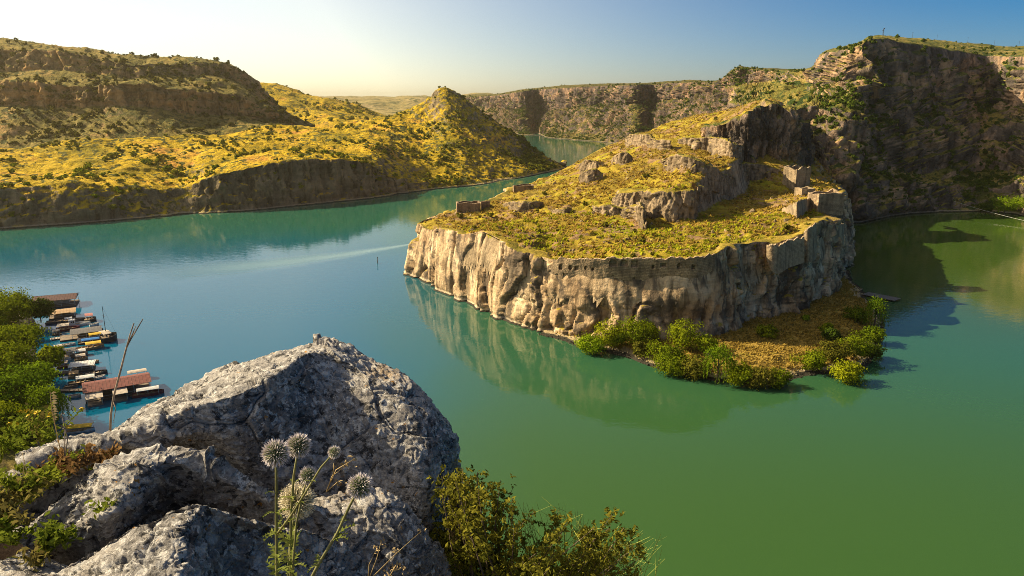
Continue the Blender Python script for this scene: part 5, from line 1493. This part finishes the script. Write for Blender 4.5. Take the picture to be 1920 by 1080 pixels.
def spiny_leaf(mb_v, mb_f, p0, d, L, up, r, w=0.28):
    """toothed leaf as a strip of narrow triangles along a curved rib"""
    d = d / np.linalg.norm(d); s = np.cross(d, up); s /= np.linalg.norm(s)
    n = 7
    pts = [p0 + d * L * t + up * (0.15 * L * math.sin(t * 2.6) - 0.25 * L * t * t) for t in np.linspace(0, 1, n)]
    for i in range(n - 1):
        ww = w * L * (1 - i / n) * 0.9
        for sg in (-1, 1):
            k = len(mb_v)
            tip = pts[i] + s * sg * ww + d * L * 0.16 + up * r.normal(0, .03) * L
            mb_v += [tuple(pts[i]), tuple(pts[i + 1]), tuple(tip)]
            mb_f.append((k, k + 1, k + 2))
    k = len(mb_v)
    mb_v += [tuple(pts[-2] - s * .02 * L), tuple(pts[-2] + s * .02 * L), tuple(pts[-1])]; mb_f.append((k, k + 1, k + 2))
def thistle(label, path, rad, head, seed, leaves, d0, small=False, fuzzy=False):
    """path: stem px,py,d from base up; head (px,py,r_px,d)"""
    r = np.random.default_rng(seed)
    pts = [D(*p) for p in path]
    e = tag(empty('globe_thistle', pts[0]), label, 'thistle', 'globe thistles before the rock')
    o = np.array(e.location)
    hc = D(*head[:2], head[3]); R = head[2] * head[3] / FPX * 1.06
    mb = MB(); n = len(pts)
    mb.tube([p - o for p in pts] + [hc - o], list(np.linspace(rad, rad * .6, n + 1) * 0.8), 8)
    st = mb.build('stem', M_stem, e, True)
    h = link('flower_head', spike_head(seed, 420 if small else 640, 0.03, fork=fuzzy), M_fuzz if fuzzy else M_head, e)
    h.location = hc - o; h.scale = (R, R, R); h.rotation_euler = (0.2, 0.1, seed)
    V, F = [], []
    for (t, L) in leaves:
        q = t * (n - 1); i = min(int(q), n - 2); p = pts[i] + (pts[i + 1] - pts[i]) * (q - i) - o
        for a in r.uniform(0, 6.28, 3 if L > 0.03 else 2):
            vv, f2 = [], []
            dv = np.array([math.cos(a), math.sin(a) * .8, r.uniform(0.1, 0.6)])
            spiny_leaf(V, F, p, dv, L * r.uniform(.7, 1.2), np.array([0, 0, 1.0]), r)
    if V:
        me = bpy.data.meshes.new('leaves'); me.from_pydata(V, [], F); me.update()
        lo = link('leaves', me, M_tleaf, e); lo['kind'] = 'stuff'
    return e
thistle('tall upright globe thistle with the leftmost pale lilac head', [(522, 1130, 1.20), (519, 1060, 1.2), (518, 980, 1.2), (518, 900, 1.2)], 0.0042, (517, 850, 30, 1.2), 901, [(0.2, .05), (.3, .06), (.42, .045), (.6, .03), (.75, .035), (.9, .02)], 1.2)
thistle('globe thistle whose round lilac head stands second from the left', [(546, 1130, 1.26), (545, 1040, 1.26), (546, 960, 1.26), (551, 890, 1.26)], 0.0038, (560, 836, 27, 1.26), 902, [(0.25, .05), (.4, .05), (.8, .03), (.92, .02)], 1.2)
thistle('globe thistle with a small green bud leaning far to the right', [(519, 1002, 1.19), (545, 968, 1.17), (575, 920, 1.16), (602, 876, 1.16)], 0.0028, (627, 848, 14.5, 1.16), 903, [(0.02, .035), (.5, .02), (.8, .015)], 1.2, True)
thistle('globe thistle with the green mid sized head below the lilac pair', [(548, 1130, 1.22), (550, 1050, 1.22), (556, 980, 1.23), (568, 925, 1.24)], 0.0030, (578, 891, 20.5, 1.24), 904, [(0.3, .05), (.45, .04)], 1.2, True)
thistle('globe thistle with the largest fuzzy cream seed head', [(540, 1130, 1.3), (541, 1060, 1.3), (545, 1010, 1.3), (552, 970, 1.3)], 0.0040, (557, 940, 36, 1.3), 905, [(0.2, .06), (.45, .05), (.7, .03)], 1.2, False, True)
thistle('globe thistle standing apart on a slanting stem at the right', [(560, 1130, 1.15), (595, 1062, 1.17), (632, 1000, 1.19), (655, 950, 1.2)], 0.0040, (675, 912, 28.5, 1.2), 906, [(0.15, .03), (.35, .03), (.6, .04), (.8, .02), (.95, .012)], 1.2)

# ---- dry stalks
M_dry = simple_mat('dry_stalk', (0.30, 0.23, 0.17), 0.9, 0.5, 25)
M_straw = simple_mat('straw', (0.42, 0.30, 0.14), 0.9, 0.4, 25)
e = tag(empty('dry_stalk', D(206, 812, 3.2)), 'leafless forked grey stalk standing up behind the rock', 'stalk')
o = np.array(e.location)
MB().tube([D(*p) - o for p in [(206, 816, 3.2), (208, 775, 3.2), (214, 740, 3.2), (226, 695, 3.2), (237, 652, 3.2), (252, 625, 3.2), (268, 598, 3.2)]], [.0055, .005, .0048, .0045, .004, .003, .002], 6).build('stem', M_dry, e, True)
MB().tube([D(*p) - o for p in [(237, 652, 3.2), (243, 630, 3.18), (251, 606, 3.16)]], [.0032, .003, .0025], 6).build('branch', M_dry, e, True)
MB().tube([D(*p) - o for p in [(238, 648, 3.2), (248, 628, 3.22), (254, 612, 3.22)]], [.004, .003, .002], 5).build('branch', M_dry, e, True)
MB().tube([D(*p) - o for p in [(212, 752, 3.2), (217, 765, 3.18), (213, 790, 3.17)]], [.003, .002, .0015], 5).build('branch', M_dry, e, True)
r = np.random.default_rng(77)
def wisp(label, base, tips, d, rad, mat, name='dry_twig', seeds=True, cat='twig'):
    e = tag(empty(name, D(base[0], base[1], d)), label, cat)
    o = np.array(e.location)
    for tx, ty in tips:
        m = MB()
        mx, my = (base[0] + tx) / 2 + r.uniform(-10, 10), (base[1] + ty) / 2 - r.uniform(0, 12)
        m.tube([D(base[0], base[1], d) - o, D(mx, my, d) - o, D(tx, ty, d + r.uniform(-.05, .05)) - o], [rad, rad * .8, rad * .5], 5)
        m.build('stem', mat, e, True)
        if seeds:
            q = D(tx, ty, d) - o
            C = q + r.normal(0, 0.006, (10, 3))
            link('seed_head', quads_mesh('seed_head', leaf_quads(C, 0.0045, r)), mat, e)
    return e
wisp('wispy dry umbel stalks rising right of the thistle buds', (612, 922), [(626, 868), (650, 872), (662, 862), (640, 905)], 1.5, 0.0012, M_straw)
wisp('thin dry stems at the bottom right of the rock', (690, 1090), [(714, 1018), (706, 1030), (745, 1035), (790, 996)], 1.7, 0.0013, M_straw)
wisp('curled straw stalks at the bottom edge beside the rock', (730, 1100), [(742, 1060), (755, 1066), (725, 1072)], 1.5, 0.0018, M_straw)
wisp('three thin dry stems on the left part of the rock', (55, 940), [(42, 850), (24, 880), (46, 862)], 2.4, 0.0016, M_straw, seeds=False)

# ---- wild oat, yellow weeds and creepers on the left
M_oat = leaf_mat('oat_straw', (0.40, 0.30, 0.14), (0.60, 0.48, 0.26), 0.4, 20)
M_weed = leaf_mat('weed_green', (0.10, 0.14, 0.015), (0.24, 0.27, 0.03), 0.35, 12)
M_weed_r = leaf_mat('weed_red', (0.13, 0.075, 0.03), (0.28, 0.16, 0.06), 0.3, 12)
M_weed_o = leaf_mat('weed_olive', (0.14, 0.12, 0.03), (0.30, 0.24, 0.07), 0.3, 12)
M_flower = simple_mat('yellow_petal', (0.75, 0.52, 0.02), 0.7, 0.2, 30)
e = tag(empty('wild_oat', D(118, 880, 2.6)), 'wild oat stalk with drooping pale seeds over the left bank trees', 'grass stalk')
o = np.array(e.location)
MB().tube([D(*p) - o for p in [(120, 885, 2.6), (112, 838, 2.6), (104, 800, 2.6), (97, 768, 2.6), (94, 735, 2.6)]], [.0022, .002, .0018, .0014, .001], 5).build('stem', M_oat, e, True)
for i in range(11):
    y = 738 + i * 5.0
    V = np.array([D(95 + i * .35, y, 2.6), D(99 + i * .3, y - 3.5, 2.6), D(105 + (i * 7 % 5) , y - 2 + (i * 3 % 4), 2.6), D(99 + i * .3, y + 0.3, 2.6)]) - o
    link('seed', raw_mesh('seed', np.concatenate([V, V + np.array([0, .004, 0])]), np.array([[0, 1, 2, 3], [7, 6, 5, 4]])), M_oat, e)
wisp('brown dried flower stalk beside the wild oat', (120, 880), [(115, 775), (121, 800)], 2.5, 0.0025, M_dry, 'dried_flower')
def weed(label, px, py, d, hgt, wid, n, mat, seed, flowers=0, leaf=0.012, name='weed', stems=7, cat='weed'):
    r = np.random.default_rng(seed)
    b = D(px, py, d)
    e = tag(empty(name, b), label, cat, 'weeds on the left of the rock')
    m = MB(); C = []; tips = []
    for i in range(stems):
        t = np.array([r.normal(0, wid * .45), r.normal(0, wid * .35), hgt * r.uniform(.5, 1.05)])
        k = t * .5 + np.array([r.normal(0, wid * .1), 0, hgt * .1])
        m.tube([(0, 0, -.02), tuple(k), tuple(t)], [.0022, .0017, .001], 4)
        s = r.uniform(0.15, 1, n // stems)
        pts = np.where(s[:, None] < .5, k * (s[:, None] * 2), k + (t - k) * ((s[:, None] - .5) * 2))
        C.append(pts + r.normal(0, leaf * .9, pts.shape)); tips.append(t)
    so = m.build('stems', M_weed, e); so['kind'] = 'stuff'
    lo = link('leaves', quads_mesh('leaves', leaf_quads(np.concatenate(C), leaf, r, 0.5, 0.45)), mat, e); lo['kind'] = 'stuff'
    for t in tips[:flowers]:
        f = link('flower', quads_mesh('flower', leaf_quads(np.array(t) + r.normal(0, .005, (9, 3)), 0.009, r)), M_flower, e)
    return e
W = [('yellow flowered weed left of the wild oat', 45, 850, 2.9, .20, .22, 260, M_weed, 4), ('yellow flowered weed at the foot of the wild oat', 100, 838, 2.9, .16, .16, 220, M_weed, 3), ('leafy green weed at the left edge above the rock', 0, 860, 2.9, .20, .25, 300, M_weed, 3), ('sparse weed with one bloom near the willow', 82, 838, 3.0, .20, .10, 120, M_weed_o, 2),
     ('red leaved creeper in the crack beside the middle boulder', 165, 872, 2.55, .05, .20, 420, M_weed_r, 0), ('rusty creeper tips at the right end of the crack', 130, 884, 2.5, .06, .16, 360, M_weed_r, 0), ('green creeper in the crack between the boulders', 88, 905, 2.45, .09, .18, 480, M_weed, 0), ('green creeper lower in the crack', 55, 935, 2.35, .09, .18, 460, M_weed, 0),
     ('straw coloured tuft at the left edge of the crack', 18, 950, 2.3, .10, .20, 420, M_weed_o, 0), ('olive tuft at the left edge above the corner slab', 12, 990, 2.2, .10, .18, 420, M_weed_o, 0), ('green weed above the corner slab', 30, 1012, 2.15, .07, .14, 300, M_weed, 0),
     ('bright green weed at the foot of the middle boulder', 88, 1030, 2.1, .08, .10, 300, M_weed, 0), ('small green weed against the front boulder', 118, 1018, 2.1, .05, .06, 120, M_weed, 0), ('tiny sprig on the ridge of the middle boulder', 198, 965, 2.2, .05, .05, 70, M_weed, 0), ('dark trailing stems on the corner slab', 70, 1052, 2.05, .04, .08, 140, M_weed_o, 0)]
for i, w in enumerate(W):
    weed(*w[:8], 940 + i, flowers=w[8])

# ---- bush at the right of the rock
def bush():
    r = np.random.default_rng(970)
    base = D(905, 1230, 2.9)
    e = tag(empty('thorny_bush', base), 'golden green thorny bush growing from the cliff right of the rock', 'bush')
    m = MB(); C = []; nodes = []
    targets = []
    # crown shape in its own plane: a leaning cushion, taller at the left
    while len(targets) < 150:
        px, py = r.uniform(815, 1215), r.uniform(868, 1180)
        topy = np.interp(px, [815, 860, 930, 985, 1010, 1040, 1090, 1150, 1200, 1215], [880, 872, 895, 968, 935, 945, 985, 975, 1010, 1050])
        if py < topy: continue
        if 985 < px < 1110 and py < 1010 and r.random() < .5: continue
        targets.append((px, py, 2.9 + r.normal(0, .22)))
    targets += [(868, 876, 2.9), (895, 885, 2.85), (938, 900, 2.8), (918, 905, 2.9), (840, 882, 2.95), (1150, 962, 2.8), (1145, 985, 2.85), (962, 930, 2.9), (880, 900, 2.9), (858, 905, 2.8)]
    for t in targets:
        q = D(*t) - base
        k = q * 0.5 + np.array([r.normal(0, .05), r.normal(0, .05), -0.02 + r.normal(0, .04)])
        m.tube([(0, 0, 0), tuple(k), tuple(q)], [.007, .004, .0013], 4, False)
        for s in r.uniform(0.55, 1.02, 30):
            p = k + (q - k) * ((s - .5) * 2)
            c = p + r.normal(0, .020, 3)
            C.append(c + r.normal(0, .006, (6, 3)))
        for j in range(2):
            s = r.uniform(.7, 1); p = k + (q - k) * ((s - .5) * 2); t2 = p + r.normal(0, .05, 3) + np.array([0, 0, .03])
            m.tube([tuple(p), tuple(t2)], [.0015, .0008], 3, False)
            for s in r.uniform(0.2, 1.0, 9): C.append(p + (t2 - p) * s + r.normal(0, .007, (5, 3)))
    b = m.build('branches', M_bark, e); b['kind'] = 'stuff'
    l = link('leaves', quads_mesh('leaves', leaf_quads(np.concatenate(C), 0.0105, r, .3, .42)), leaf_mat('bush_leaf', (0.055, 0.07, 0.010), (0.27, 0.24, 0.03), 0.3, 7), e); l['kind'] = 'stuff'
    return e
bush()
def broom():
    r = np.random.default_rng(980)
    base = D(1080, 1200, 3.0)
    e = tag(empty('green_broom', base), 'wiry green broom stems arching out of the thorny bush', 'broom')
    m = MB()
    for i in range(130):
        px = r.choice([r.uniform(950, 1120), r.uniform(1080, 1250)])
        py = np.interp(px, [950, 990, 1050, 1130, 1200, 1250], [930, 940, 935, 985, 985, 1000]) + abs(r.normal(0, 35))
        q = D(px, py, 3.0 + r.normal(0, .2)) - base
        st = np.array([r.normal(0, .12) + q[0] * .45, r.normal(0, .1), r.uniform(0, .15)])
        k = st * .4 + q * .6 + np.array([0, 0, .04 + abs(r.normal(0, .03))])
        m.tube([tuple(st), tuple((st + k) / 2 + np.array([0, 0, .03])), tuple(k), tuple(q)], [.0022, .0018, .0013, .0007], 3, False)
        if r.random() < .7:
            t = k + (q - k) * r.uniform(.2, .8); u = t + np.array([r.normal(0, .04), r.normal(0, .04), r.uniform(.0, .06)])
            m.tube([tuple(t), tuple(u)], [.001, .0006], 3, False)
    o = m.build('stems', simple_mat('broom_green', (0.30, 0.34, 0.06), 0.7, 0.4, 10), e); o['kind'] = 'stuff'
broom()
# lower rock of the cliff seen under the boulder
U0 = [(838, 960, -2.3), (850, 1000, -2.3), (856, 1050, -2.35), (850, 1120, -2.5)]
